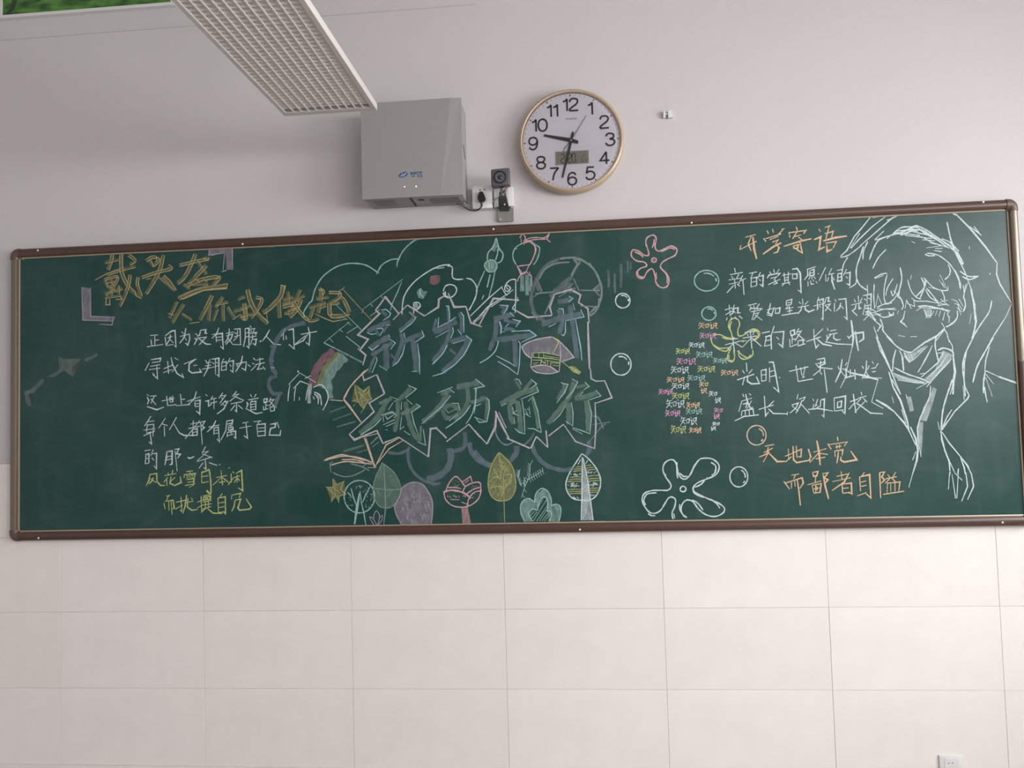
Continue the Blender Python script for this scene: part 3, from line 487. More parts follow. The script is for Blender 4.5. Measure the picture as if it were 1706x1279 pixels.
d('chalk_verse','white handwritten chalk verse, two upper lines at the right of the board',WHITE,2.5,'''@W
205 585 215 632;160 655 288 630;175 670 195 700;250 650 225 692;145 708 272 690;150 752 242 730;205 700 215 795;200 760 128 838;230 750 262 772;288 660 240 765;265 715 320 692;w3 290 705 302 858;
352 642 432 625;390 640 370 692;375 690 372 780;375 690 430 680 430 765;380 730 425 722;375 778 430 765;470 628 440 692;455 672 497 660 492 772 458 750;455 700 470 717;
560 622 577 648;600 598 612 637;658 598 630 642;537 690 555 658 668 640 640 672;570 692 632 675 605 707;610 705 637 740 600 752;548 755 668 700;
708 635 715 732;752 625 750 727;690 662 782 645;715 687 750 680;715 712 750 705;683 748 772 730;710 745 688 768;750 735 768 758;w3 790 600 840 590 872 640 880 832 850 810;795 640 793 695;800 650 840 645 840 692 795 697;
940 602 1028 573;945 600 950 660 912 708;975 612 1012 600 1012 660 970 667 970 615;972 640 1008 632;990 665 990 702;970 680 958 702;1010 675 1027 697;950 720 952 772;975 715 985 752 1012 747;1000 705 1012 722;1030 720 1043 742;w3 1055 640 1060 650;
1130 578 1062 718;1130 650 1132 722;1192 588 1158 662;1165 652 1218 640;w3 1192 650 1195 720 1222 805;1160 680 1148 722;1205 680 1218 712;
1245 612 1300 600;1255 640 1250 722 1292 715 1292 640 1255 645;1255 682 1290 675;1342 598 1310 662;1330 642 1378 630 1372 762 1340 742;1335 670 1352 692;
108 1012 182 988;150 960 160 1062;112 1062 182 1020;202 958 190 1040 158 1072;180 1002 242 990 237 1042 268 1040;195 1020 215 1042;130 1090 123 1118;170 1085 177 1112;210 1080 227 1107;w3 250 1070 285 1100;
343 967 432 945;365 975 375 992;400 965 405 987;458 948 430 992;358 1018 370 995 482 1000 455 1022;370 1032 452 1015;410 1010 382 1115;395 1052 452 1040 398 1112;410 1060 487 1117;
570 943 560 1000 543 1042 592 1062;535 1012 622 990;607 985 580 1072 532 1060;620 1002 620 1052;620 1000 667 990 660 1042 620 1048;
730 920 730 967;730 920 788 903 780 957;732 942 780 935;735 965 780 957;745 975 728 1002;720 1002 802 985;760 970 765 1047;735 1027 792 1015;w3 683 1067 847 1040;
895 898 900 962;858 928 880 952;952 922 920 957;848 987 962 965;890 970 880 1010 848 1052;w3 920 970 925 1010 960 1032 1018 1008;
1060 883 1045 920;1045 920 1050 1000 1038 1012;w3 1050 915 1105 900 1102 1112 1085 1095;1008 972 1122 945;1070 925 1077 942;1070 970 1078 987;1135 888 1120 942;1135 890 1162 885 1155 925 1182 927;1120 967 1177 950 1125 1022;1130 970 1187 1022;
1223 903 1237 927;1220 940 1218 1032;w3 1258 905 1335 898 1347 1107 1318 1080;1285 938 1270 990 1238 1022;1285 970 1312 1002;
1418 903 1435 932;1460 868 1465 932;1502 888 1480 932;1390 962 1502 935;1440 950 1430 1000 1398 1022;1465 945 1470 1000 1492 992;1508 867 1592 850 1590 1002;1550 860 1550 952;1520 900 1542 912;1560 890 1582 902;1530 950 1508 1062;1525 972 1592 960;1530 1002 1592 990;1530 1032 1592 1020;1525 1062 1602 1050;1560 960 1560 1062;w3 1395 1015 1450 1070;''')
d('chalk_verse','white handwritten chalk verse, three lower lines at the right of the board',WHITE,2.6,'''@U
165 277 247 265;112 330 272 290;w3 185 240 205 402;200 310 132 382;w3 210 310 285 355;310 207 432 190;335 220 345 242;402 205 390 232;288 262 432 240;w3 365 190 382 372;375 260 288 352;w3 380 260 478 345;
w3 483 212 562 195;530 240 508 348;w3 515 250 575 235 580 378;520 290 570 280;518 342 575 330;608 138 578 235;w3 600 205 705 195 692 352 648 315;630 250 657 277;
770 190 812 180 815 225 780 237 770 190;790 240 790 322;795 275 822 270;765 270 768 352;768 352 837 325;857 163 825 227;840 200 882 190 818 292;840 220 922 287;850 290 848 342;850 290 902 280 900 332;w3 848 342 922 320;
w3 1102 168 1010 255;w3 935 297 1080 250;1008 170 1015 290 1032 362 1062 325;w3 1040 270 1100 322 1192 342;
1143 158 1157 187;1175 190 1238 178;1160 227 1252 210;1185 225 1148 272;1215 220 1210 260 1240 282 1283 275;1140 230 1150 260 1138 292;1125 300 1250 322 1400 327;
w4 1388 80 1398 150 1410 260 1400 355;1350 240 1372 272;w3 1360 262 1420 215 1512 203 1515 270 1468 302;w3.5 1430 190 1445 300 1462 392;
w3 325 512 332 602;285 588 307 622;388 578 350 622;w3 232 687 405 628;310 650 285 740;w3 340 640 335 700 380 727 458 722 425 650;
475 590 480 700;475 590 525 580 525 692;480 637 525 630;480 700 525 690;w3 552 508 598 505 625 640 655 808 600 760;560 560 562 710;565 602 605 590;565 655 618 642;w3 658 658 667 666;
w3 760 600 955 553;w3 828 540 850 700;875 560 890 642;922 548 900 662;890 662 917 655;w3 850 702 1000 675;
1028 518 1060 562;1040 480 1117 465 1122 520 1060 552;1080 490 1075 592;1045 522 1115 505;1003 642 1080 580;w3 1060 560 1200 575;1070 600 1092 632;w3 1115 580 1145 815;
1255 545 1267 582;1347 508 1330 542;w3 1297 475 1280 600 1228 710;1280 590 1342 672;1335 560 1340 662 1422 640;1380 580 1380 652;w3 1425 580 1430 682;
1498 543 1515 572;1572 538 1555 582;1545 488 1540 600 1498 678;1540 610 1572 652;1600 498 1617 522;1663 518 1640 552;1590 572 1642 560;1600 607 1637 598;w3 1510 665 1700 668;
288 828 302 862;275 902 382 870;280 900 248 1010;290 932 332 920 320 972;w3 318 830 340 920 372 982 388 960;378 898 330 982;353 823 372 842;280 1002 275 1052;280 1002 392 980 402 1042;315 1002 315 1047;355 992 355 1042;w3 208 1102 300 1057 452 1040;
w3 605 898 540 962;448 987 602 940;w3 508 848 520 1052 552 1010;550 980 600 1027 742 1030;745 1010 738 1042;
785 942 852 920 830 970 768 1022;790 950 852 1002;850 828 838 882;860 882 922 860 900 902;890 890 870 950 828 1022;w3 880 930 967 1027;
998 878 1012 902;1050 880 1025 952 1047 940;1080 890 1075 962;1080 890 1117 880 1112 1062 1092 1040;1010 930 998 985;w2.6 950 987 1050 975 1205 1002;1020 985 1070 950;
1215 870 1220 1005;w3 1215 870 1332 850 1325 1027 1298 1002;1250 912 1292 900 1287 960 1250 967 1250 912;1220 1002 1312 990;
1378 907 1462 880;w3 1410 828 1437 1022;1430 910 1365 985;1440 920 1462 942;1490 808 1497 842;1458 872 1542 850;1490 870 1448 922;1510 870 1552 912;1532 900 1425 1012;w3 1460 930 1585 1022 1710 1030;''')
d('chalk_couplet','orange handwritten chalk couplet at the lower right of the board',ORANGE,2.7,'''@X
w3 308 302 397 285;300 362 382 320;340 310 330 372 252 407;350 350 293 452;w3.5 340 360 425 447 518 445;
498 397 557 375;530 328 535 432;508 447 562 400;560 372 655 330 650 402 620 402;605 298 612 412;w3 575 300 580 430 610 457 732 435;w4 735 412 730 442;
w4 720 328 745 410;770 357 892 325;w3.5 800 248 820 350 832 482;830 352 732 457;835 370 907 380;788 422 882 405;
w3 995 213 1002 252;w3 903 278 937 332;915 287 1087 262 1060 302;975 312 1032 300;990 290 990 327;1015 285 1015 322;970 345 975 402;970 347 1047 335 1040 392;1005 350 1000 402 990 462;w3 1030 400 1025 432 1060 452 1178 430 1122 348;
558 577 632 565;600 570 580 612;w3.5 488 635 542 707;560 642 560 702;500 652 662 600 672 650 640 702;590 632 595 682;w3 615 620 630 720 645 862;
760 550 812 540 800 582 770 587 760 550;713 667 842 630;790 590 785 642;755 672 772 747;755 672 842 655 832 737 775 747;790 672 790 742;770 707 832 695;800 680 805 722;850 562 907 553 870 602 907 620 870 662;w3.5 860 572 880 680 912 802;
988 587 1092 565;1030 538 1040 622;948 637 1122 600;1107 553 1060 642 943 722;1040 662 1045 747;1040 662 1127 650 1132 752 1100 742;1045 702 1102 695;1050 747 1117 738;
1252 548 1220 592;w3 1205 590 1215 727;w3.5 1210 592 1300 570 1312 792 1268 752;1220 642 1267 630;1220 682 1272 670;1183 772 1272 740;
w4 1395 550 1405 792;1395 552 1442 545 1415 592 1442 622 1410 652;1470 570 1492 597;1548 548 1520 592;1450 612 1557 590;1490 612 1448 652;1510 602 1547 642;1470 652 1465 742;1465 652 1587 640 1577 722;1500 657 1500 732;1540 652 1540 727;w3 1430 757 1627 727;''')

# hooded youth sketch
d('chalk_portrait','white chalk sketch of a hooded youth with messy hair at the right end',WHITE,2.4,'''@Y
w3 300 95 200 220 130 300 60 430 0 485;w2.5 455 88 300 205 170 330 100 410;w3 570 88 480 130 330 260 180 390;300 125 400 110;w3 180 270 90 410;w3 490 130 430 150;
s 0 495 60 480 110 450 200 380;s w3 215 390 190 470 150 590 150 690;s 255 345 215 440 210 515;s 70 490 30 560 15 640;
s w3 270 515 300 430 350 340 430 300;s w2.5 300 600 350 500 425 420;w3 320 330 405 248;s w2.5 430 320 470 290 540 260;s w3 150 690 180 750 250 800;s 150 690 140 740 80 780;
w3 320 335 430 300 560 265 700 195;s w3 490 275 560 220 640 210 720 215;s w3 700 195 800 240 900 310 1000 380 1060 430;w4 540 280 640 230 710 200;w3 560 290 700 235 800 250;w4 580 270 740 290;w3 600 290 700 300 850 320;w4 640 230 760 240 860 300 980 390;w3 750 300 860 360 990 400;w3.5 700 200 780 270 900 330 1010 410;w3 720 270 860 290;w3 760 330 880 340;w2 660 345 695 362;w2 830 360 920 380;w2 800 405 950 385;w3 870 430 940 440;w3 880 410 950 410;w3 520 250 620 240 720 250;w3 560 280 660 250 820 290;w3 680 200 650 240 600 290;w3 900 310 1100 430;w3 1000 340 1100 440;
s w3 785 465 830 480 880 475;s w2.5 800 455 900 470 1000 540 1060 620 1110 720 1115 790;s w4 1060 610 1100 700 1115 780;s w2.5 1000 560 1020 610 1010 660 970 700;
w4 990 165 1020 310 1060 430 1170 660;s w5 1020 400 1090 460 1140 560;s 940 320 1030 360 1090 430;s w3 1110 620 1190 670 1285 668;s w3 1130 670 1200 700 1280 668;
w3 1170 670 1220 800 1240 960 1265 1080;w5 1210 790 1245 940 1250 1080;w5 1245 960 1260 1080 1240 1200;w4 1265 1080 1220 1250;
w5 1010 60 1070 100;w4 1070 90 1210 230 1350 400 1450 540;w3.5 1455 540 1450 650 1480 740 1590 920;w3.5 1590 925 1540 1040;w3 1540 1040 1450 1180 1390 1275;w3 1200 205 1260 250 1310 290;w4 1240 205 1290 270;w2 1195 390 1200 420;w3 1385 640 1395 655;w2 1200 30 1275 70;
s w3 1405 895 1380 1000 1300 1120 1220 1250;w2 1215 1015 1198 1110;
s w3 555 585 570 690 550 790 540 850;s w2.5 315 685 380 650 435 640;s 320 690 400 660;s 435 650 410 760 405 860 420 920;s 490 690 440 770 420 850;s 470 800 490 850 530 740;w2.5 490 800 560 870 580 930;w2.5 550 800 500 880 440 930;w3 520 850 575 890;
s 625 700 650 790 700 860 750 880;s w3 750 680 780 760 740 870;s 770 680 860 770 940 800 1000 800;s w3 790 690 780 770 700 860;s 790 790 830 860 890 900;s w2.5 800 780 860 850 910 920;s 820 770 900 790;s 940 800 965 860 965 900;w2 915 700 970 780;w2 925 655 990 790;w2 945 730 965 770;w2 660 660 650 700;s 1000 760 1000 800;
s w2.5 315 740 310 860 320 970;w2 350 830 330 950;w2 350 850 385 930;s w2.5 340 960 400 930 480 915;w3 320 1000 400 975 510 965;w2.5 340 970 520 980;s w2.5 570 890 585 940 570 980;w2.5 600 970 615 890 660 970;w2.5 620 920 690 950;w2.5 660 870 700 900 800 900 920 920;w2.5 680 880 690 950;s w3.5 720 950 800 945 900 965 1020 992;s w2.5 705 990 750 960;w3 740 960 900 970;
w2.5 900 890 920 950;w2.5 930 880 990 930 900 940;w2.5 890 910 1010 940;w2.5 920 910 1000 890;w2.5 940 960 1010 1010;
F 775 975 840 975 830 1035 790 1035;w3 775 975 800 1035 840 1035 845 980;w3 790 1050 840 1050;w2 870 990 850 1030;w2 900 985 880 1035;w2 930 990 915 1045;w3 450 1000 460 1025 490 1025 495 1000;w2 440 1030 500 1030;w2 540 985 530 1020;s w2.5 330 1010 400 1050 490 1030;
w3 600 990 585 1060 560 1090 620 1140;w2 560 1095 600 1110;w2.5 540 1218 600 1230;w2.5 650 1230 712 1228;
s w2.5 1140 750 1150 830 1140 880;w2.5 1165 740 1150 820;w2.5 1180 730 1140 860;s w3 1150 870 1160 940 1140 1000;w2.5 1100 880 1140 950;w2.5 1080 900 1130 980;w2.5 1090 930 1120 1030;w2.5 1030 880 1080 900;w2.5 1060 920 1110 940;w2.5 1080 960 1130 1000;s w3 1085 990 1085 1050 1040 1110 980 1140;w2.5 1080 1070 1000 1130;s w2 990 1010 1010 1060 1005 1100;w3 940 1100 970 1150;w3 970 1000 950 1080;w2 1000 1045 1025 1045;
w4 270 1000 330 1080;w3 240 1010 300 1060;w2.5 300 1060 330 1090 380 1130 340 1180;w3 230 1000 330 1010;w3.5 215 1080 280 1010;w3 310 1135 350 1250;w2.5 370 1120 350 1180;s w3 370 1065 395 1130 400 1180 490 1279;w3 250 750 255 830;w3 280 1030 380 1020;w2.5 230 960 300 980 330 1000;
w4 970 1150 900 1220 800 1279;w3 960 1150 990 1200 1010 1279;w3 970 1160 880 1279;
@Z
s w3 430 0 520 90 600 140 660 150;w3.5 660 150 780 60 880 0;w5 590 150 640 240;w2 600 170 640 230;w2 630 170 650 230;w2 650 160 680 220;w2.5 680 220 810 90;w2 690 170 740 130;w2 720 180 780 120;w3 590 180 640 240 680 215;F 590 150 660 160 800 80 790 110 670 220 630 235;w2.5 550 130 580 200 590 320;w3.5 570 190 585 320;
w3 330 0 370 130 410 200 470 320 560 540;w4 340 10 400 160 460 290;w4 450 330 490 470 560 600 620 780 640 890;w3 480 400 560 540;w4 515 125 490 220 485 330;
s w3 500 290 620 350 740 390 830 430;F 490 340 620 380 830 430 740 435 540 400 500 370;w2.5 530 405 700 430 800 440;w2.5 490 340 620 400 780 430;w3 855 85 800 200 720 335;w2.5 820 150 770 240;w2.5 740 350 800 340;
F 950 130 1040 170 1020 240 840 420 770 400 880 310;w2.5 960 150 900 250 750 380;w2.5 1000 160 930 270 800 400;w3 1030 210 920 330 800 470;w2 830 420 705 488;s w3.5 905 130 960 110 1040 140 1050 200;w2.5 890 160 960 150;s w3 890 0 880 90 910 230;w3 990 0 1040 90 1050 200;
w5 1045 170 1065 330 1050 420 1045 540;w3 1050 420 1020 540;s w3.5 1040 400 980 580 950 700 935 870;w4 935 870 1000 780;w2.5 1035 680 990 750 940 860;s w3 1240 0 1160 160 1135 280 1150 420 1160 560;w3 1150 450 1195 550 1180 580 1060 700 945 870;w3 1170 150 1150 250 1150 400;w2.5 1140 460 1150 590;
s w3.5 1420 10 1340 150 1270 280 1230 430;w3 1385 100 1350 220 1340 320;s w3.5 1345 320 1330 430 1330 530;s w2.5 1340 470 1350 550 1365 615;w2.5 1350 350 1425 445;S3 1350 380 1410 560;w3 1350 320 1470 375;w6 1470 375 1655 440;
w4 20 300 100 340 240 370 350 405;w2.5 350 400 290 610;w6 330 590 420 640 500 700;w4 500 700 590 800 640 880;w3 570 680 610 810;w2.5 290 610 400 670;
F 860 470 895 490 850 650 800 790 740 780 770 660 830 560;F 745 790 770 800 760 990 750 1120 740 1000 715 960 715 840;w2.5 840 460 830 560 740 760 715 850 720 950 750 1120;F 610 560 655 560 685 690 645 700;w2.5 610 540 620 580;w2 480 560 495 620;
w4 640 880 700 1010;w4 650 840 700 950 720 1050 710 1150 670 1279;w2.5 700 1070 670 1150;w3 935 870 940 960 980 1090 1060 1260;w4 930 880 970 1060 1010 1160 1020 1279;w3.5 945 890 1010 990 1110 1110;w4 1110 1110 1180 1200 1215 1279;w3.5 1115 1120 1150 1220 1160 1279;w2.5 905 790 920 870;w2.5 1095 1230 1085 1279;w2 0 480 40 400 120 50;
@P
w3 1521 787 1514 812;w3 1582 787 1580 815;w3 1590 787 1603 800;w3 1609 787 1612 810 1602 835;w3.5 1618 787 1622 810 1612 832;w3 1597 780 1594 830;w3 1586 790 1592 830;''')
d('chalk_guideline','thin white chalk guide strokes along the edges of the board',WHITE,1.4,'''@P
31 470 31 540;30 560 31 640;28 800 29 860;31 430 45 427 38 433;w2.5 32 885 40 888;450 411 480 409;690 394 735 393;560 878 566 879;w2 818 872 824 875;800 872 860 871;960 869 1010 868;w2 1283 865 1286 870;1300 866 1380 864;1240 868 1280 867;1340 364 1365 363;1560 862 1680 859;w2 1404 355 1425 352;1683 400 1690 500;1662 345 1680 352;''')

d('chalk_smear','grey rubbed chalk patch on the empty left part of the board',GREY,3,"""@P
F 79 628 99 615 97 594 107 598 135 597 120 612 122 629 107 617 90 628;""")
d('chalk_smear','grey rubbed chalk streak on the empty left part of the board',GREY,3,"""@P
S5 141 600 152 596 162 590;S7 40 655 55 650 72 632;S7 45 650 46 665 50 676;""")
d('chalk_smear','faint vertical rubbed chalk streaks between wheel and pink flower',GREY,3,"""@Q
S4 930 420 940 540 935 600;S4 1000 460 1000 580 1005 660;S4 1060 360 1065 480 1060 600;S3 1130 330 1135 450;S3 1165 340 1160 420;""")
# ------------------------------------------------------------------ the room
def struct(name,bm,m,parent=None):
    o=obj(name,bm,m,parent)
    if parent is None: o['kind']='structure'
    return o
wall_back=struct('wall_back',newbox(XL,XR,.008,.2,0,ZC),M_PAINT)
struct('wall_left',newbox(XL-.2,XL,YF-.2,.2,0,ZC),M_PAINT)
struct('wall_front',newbox(XL,XR,YF-.2,YF,0,ZC),M_PAINT)
struct('floor',newbox(XL-.2,XR+.2,YF-.2,.2,-.1,0),M_FLOOR)
struct('ceiling',newbox(XL-.2,XR+.2,YF-.2,.2,ZC,ZC+.1),M_CEIL)
bm=bmesh.new()
box(bm,XR,XR+.2,YF-.2,.2,0,WZ0); box(bm,XR,XR+.2,YF-.2,.2,WZ1,ZC)
ys=[YF-.2]+[v for w in sorted(WINS) for v in w]+[.2]
for i in range(0,len(ys),2): box(bm,XR,XR+.2,ys[i],ys[i+1],WZ0,WZ1)
struct('wall_right',bm,M_PAINT)
for i,(a,b) in enumerate(WINS):
    w=empty('window_%d'%(i+1),(XR+.08,(a+b)/2,WZ0)); w['kind']='structure'
    bm=bmesh.new(); f=.05
    box(bm,XR+.05,XR+.11,a,a+f,WZ0,WZ1); box(bm,XR+.05,XR+.11,b-f,b,WZ0,WZ1); box(bm,XR+.05,XR+.11,a+f,b-f,WZ0,WZ0+f); box(bm,XR+.05,XR+.11,a+f,b-f,WZ1-f,WZ1)
    box(bm,XR+.05,XR+.11,(a+b)/2-.03,(a+b)/2+.03,WZ0+f,WZ1-f)
    obj('window_frame',bm,M_WHITE,w)
    for (p,q) in ((a+f,(a+b)/2-.03),((a+b)/2+.03,b-f)):
        obj('pane',newbox(XR+.078,XR+.082,p,q,WZ0+f,WZ1-f),M_GLASS,w)
# grout bed and the wall tiles, each a piece of its own
g=obj('grout_bed',newbox(XL,XR,+.0006,.009,.1,1.3005),M_GROUT,wall_back)
rt=random.Random(3); tm={}
for k in range(-4,9):
    for r in range(4):
        key=rt.randrange(3)
        if key not in tm:
            bm=bmesh.new(); box(bm,.0005,.5995,-.0016,.004,.0005,.2995,bev=.0008,seg=1)
            bmesh.ops.recalc_face_normals(bm,faces=bm.faces); me=bpy.data.meshes.new('tile'); bm.to_mesh(me); bm.free(); me.materials.append(M_TILES[key]); tm[key]=me
        o=bpy.data.objects.new('tile',tm[key]); COL.objects.link(o); o.parent=wall_back
        o.location=(k*.6,rt.uniform(-.0004,.0004),.1+r*.3); o.rotation_euler=(rt.uniform(-.0006,.0006),0,rt.uniform(-.0004,.0004))
struct('baseboard_back',newbox(XL,XR,-.006,.008,0,.1),M_TILES[1])
struct('trim_1',newbox(XL,1.75,.0045,.0085,3.081,3.087),M_PAINT)

# ------------------------------------------------------------------ chalkboard
YS=-.018                                        # writing surface
def onp(x,z,Y): k=(Y-CY)/(-CY); return CX+(x-CX)*k, CZ+(z-CZ)*k
YFR=-.033
bx0,bz0=onp(-.2258,.9856,YFR); bx1,bz1=onp(3.7144,2.1886,YFR); bx1+=.034
board=empty('chalkboard',((bx0+bx1)/2,YS,bz0))
tag(board,'long green classroom chalkboard in a brown frame covered with colourful chalk lettering and drawings','chalkboard')
W=.034; WV=.030
ix0,ix1,iz0,iz1=bx0+WV,bx1-WV,bz0+W,bz1-W
obj('writing_surface',newbox(ix0-.012,ix1+.012,YS,-.001,iz0-.012,iz1+.012),M_BOARD,board)
def profile(w): return [(-.004,YS+.001),(-.004,-.0205),(.0008,-.0215),(.001,-.029),(.005,-.0315),(w*.35,-.0335),(w*.7,-.0335),(w-.005,-.031),(w-.0005,-.024),(w,-.003)]
def rail(name,p0,p1,out,w,m,prof=None,parent=board,label=None):
    "profile swept from p0 to p1; out is the direction away from the board"
    bm=bmesh.new(); A=[];B=[]
    for u,y in (prof or profile(w)):
        A.append(bm.verts.new((p0[0]+out[0]*u,y,p0[1]+out[1]*u))); B.append(bm.verts.new((p1[0]+out[0]*u,y,p1[1]+out[1]*u)))
    for i in range(len(A)-1): bm.faces.new((A[i],A[i+1],B[i+1],B[i]))
    bm.faces.new((A[-1],A[0],B[0],B[-1])); bm.faces.new(A); bm.faces.new(B[::-1])
    o=obj(name,bm,m,parent,smooth=True)
    if label: o['label']=label
    return o
rail('frame_rail',(ix0,iz1),(ix1,iz1),(0,1),W,M_FRAME); rail('frame_rail',(ix0,iz0),(ix1,iz0),(0,-1),W,M_FRAME)
rail('frame_rail',(ix0,iz0),(ix0,iz1),(-1,0),WV,M_SIDE)
zj=wp(1700,601,YFR).z
rail('frame_rail',(ix1,zj+.001),(ix1,iz1),(1,0),WV,M_SIDE); rail('frame_rail',(ix1,iz0),(ix1,zj-.001),(1,0),WV,M_FRAME)
lip=[(-.0065,YS),(-.0065,-.0212),(-.0035,-.0222),(-.001,-.0212),(-.001,YS)]
for a,b,o_ in (((ix0,iz0),(ix1,iz0),(0,-1)),((ix0,iz0),(ix0,iz1),(-1,0)),((ix1,iz0),(ix1,iz1),(1,0)),((ix0,iz1),(ix1,iz1),(0,1))):
    rail('frame_lip',a,b,o_,0,M_LIP,prof=lip)
for cx,cz,sx,sz in ((ix0,iz0,-1,-1),(ix0,iz1,-1,1),(ix1,iz0,1,-1),(ix1,iz1,1,1)):
    bm=bmesh.new(); e=.0015; ext=.010; n=8; rings=[]
    def ring(fn):
        rings.append([bm.verts.new(fn(u,y)) for u,y in [(-.006,YS+.001),(-.006,-.022),(.001,-.0305),(.005,-.0335),(W*.35,-.0355),(W*.7,-.0355),(W-.003,-.032),(W+e,-.025),(W+e,-.003)]])
    f=WV/W
    ring(lambda u,y:(cx-sx*ext,y,cz+sz*u))
    for i in range(n+1):
        a=math.pi/2*i/n
        ring(lambda u,y:(cx+sx*max(u,0)*f*math.sin(a)+sx*min(u,0)*(1),y,cz+sz*max(u,0)*math.cos(a)+sz*min(u,0)))
    ring(lambda u,y:(cx+sx*u*f,y,cz-sz*ext))
    for A,B in zip(rings,rings[1:]):
        for i in range(len(A)-1): bm.faces.new((A[i],A[i+1],B[i+1],B[i]))
    bm.faces.new(rings[0]); bm.faces.new(rings[-1][::-1])
    bmesh.ops.remove_doubles(bm,verts=bm.verts,dist=1e-6)
    obj('frame_corner',bm,M_CORNER,board,smooth=True)
for px,py in ((63,417),(404,406.5),(822,381.5),(1152,371),(1638,336.5),(64,896),(966,882),(1670,870)):
    p=wp(px,py,-.0335); bm=bmesh.new(); lathe(bm,p,[(.0001,-.0362),(.0022,-.0360),(.0036,-.0350),(.0040,-.0330)],14); obj('screw_cap',bm,M_SCREW,board,smooth=True)

# chalk strokes laid on the writing surface
def to_px(cr,x,y):
    x0,y0,w=CROP[cr]; k=w/1705.0; return x0+x*k,y0+y*k
_lay=[0]; RB=[None]
def build_chalk(name,label,col,dw,txt):
    cr=None; y_=[YS-.0004-_lay[0]*.00004]; _lay[0]=(_lay[0]+1)%14
    def ribbon(P,w,mi,rng):
        bm=RB[0]
        # P list of px 2D points
        w*=(.72 if name=='chalk_portrait' else .86 if (mi==0 or name=='chalk_title') else 1)
        Q=[P[0]]
        for p in P[1:]:
            if (p-Q[-1]).length>.25: Q.append(p)
        if len(Q)<2: return
        y_[0]-=.0000008; L=[];R_=[]
        n=len(Q); ph=rng.uniform(0,6); tot=sum((b-a).length for a,b in zip(Q,Q[1:])); s=0
        for i,p in enumerate(Q):
            if i>0: s+=(Q[i]-Q[i-1]).length
            d0=(Q[i]-Q[i-1]).normalized() if i>0 else (Q[1]-Q[0]).normalized()
            d1=(Q[i+1]-Q[i]).normalized() if i<n-1 else d0
            nn=Vector((-(d0.y+d1.y),d0.x+d1.x))
            if nn.length<.3: nn=Vector((-d0.y,d0.x))
            nn.normalize(); k=max(.55,abs(nn.dot(Vector((-d0.y,d0.x)))))
            ww=w*.5/k*(1+.14*math.sin(ph+s*.35)+rng.uniform(-.08,.08))
            if i in(0,n-1): ww*=.62 if mi==0 else .85
            L.append(bm.verts.new(wp(p.x+nn.x*ww,p.y+nn.y*ww,y_[0]))); R_.append(bm.verts.new(wp(p.x-nn.x*ww,p.y-nn.y*ww,y_[0])))
        for i in range(n-1):
            try: f=bm.faces.new((L[i],R_[i],R_[i+1],L[i+1])); f.material_index=mi
            except ValueError: pass
    rng=random.Random(len(txt)); segs=[]
    for seg in txt.replace('\n',' ').split(';'):
        tk=seg.split()
        if not tk: continue
        mode='l'; w=dw; sm=False; closed=False
        while tk and not (tk[0][0].isdigit() or tk[0][0]=='-'):
            t=tk.pop(0)
            if t[0]=='@': cr=t[1:]
            elif t=='s': sm=True
            elif t=='O': sm=True; closed=True
            elif t[0]=='w': w=float(t[1:])
            elif t[0]=='F': mode='F'
            elif t[0]=='S': mode='S'; w=float(t[1:])
            elif t[0]=='D': mode='D'; w=float(t[1:])
        v=[float(q) for q in tk]
        P=[Vector(to_px(cr,v[i],v[i+1])) for i in range(0,len(v)-1,2)]
        if len(P)>1: segs.append((mode,w,sm,closed,P))
    # strokes that touch or nearly touch form one drawn piece
    par=list(range(len(segs))); bb=[]
    for sg in segs:
        xs=[p.x for p in sg[4]]; ys_=[p.y for p in sg[4]]; bb.append((min(xs),max(xs),min(ys_),max(ys_)))
    def find(i):
        while par[i]!=i: i=par[i]
        return i
    g=1.6 if name in ('chalk_verse','chalk_couplet','chalk_heading') else 5.0
    for i in range(len(segs)):
        for j in range(i):
            a,c=bb[i],bb[j]
            if a[0]-g<=c[1] and c[0]-g<=a[1] and a[2]-g<=c[3] and c[2]-g<=a[3]: par[find(i)]=find(j)
    groups={}
    for i in range(len(segs)): groups.setdefault(find(i),[]).append(segs[i])
    groups=list(groups.values())
    lc=LINE.get((name,col),col); sc=SOFT.get((name,col),col)
    for gi,grp in enumerate(groups):
        bm=bmesh.new()
        RB[0]=bm
        for mode,w,sm,closed,P in grp:
            if mode=='F':
                vs=[bm.verts.new(wp(p.x,p.y,YS-.0003)) for p in P]
                f=bm.faces.new(vs); f.material_index=1; bmesh.ops.triangulate(bm,faces=[f]); continue
            if sm or mode in 'SD': P=spline([Vector((p.x,p.y,0)) for p in P],5,closed); P=[Vector((p.x,p.y)) for p in P]
            if mode in 'SD':
                ribbon(P,w,1,rng)
                if mode=='D' and name=='chalk_heading':
                    Q=[]
                    for i,p in enumerate(P):
                        t=(P[min(i+1,len(P)-1)]-P[max(i-1,0)]).normalized(); nn=Vector((-t.y,t.x))
                        if nn.x+nn.y*.6<0: nn=-nn
                        Q.append(p+nn*w*.42)
                    ribbon(Q,1.5,0,rng)
                    if len(P)>4: ribbon([2*p_-q_ for p_,q_ in zip(P,Q)][:max(3,int(len(P)*.7))],1.2,0,rng)
            else: ribbon(P,w,0,rng)
        o=obj(name,bm,[chalkmat(lc,False),chalkmat(sc,True)],board,recalc=False)
        o['label']=label if len(groups)==1 or name not in ('chalk_verse','chalk_couplet') else label
for it in D: build_chalk(*it)



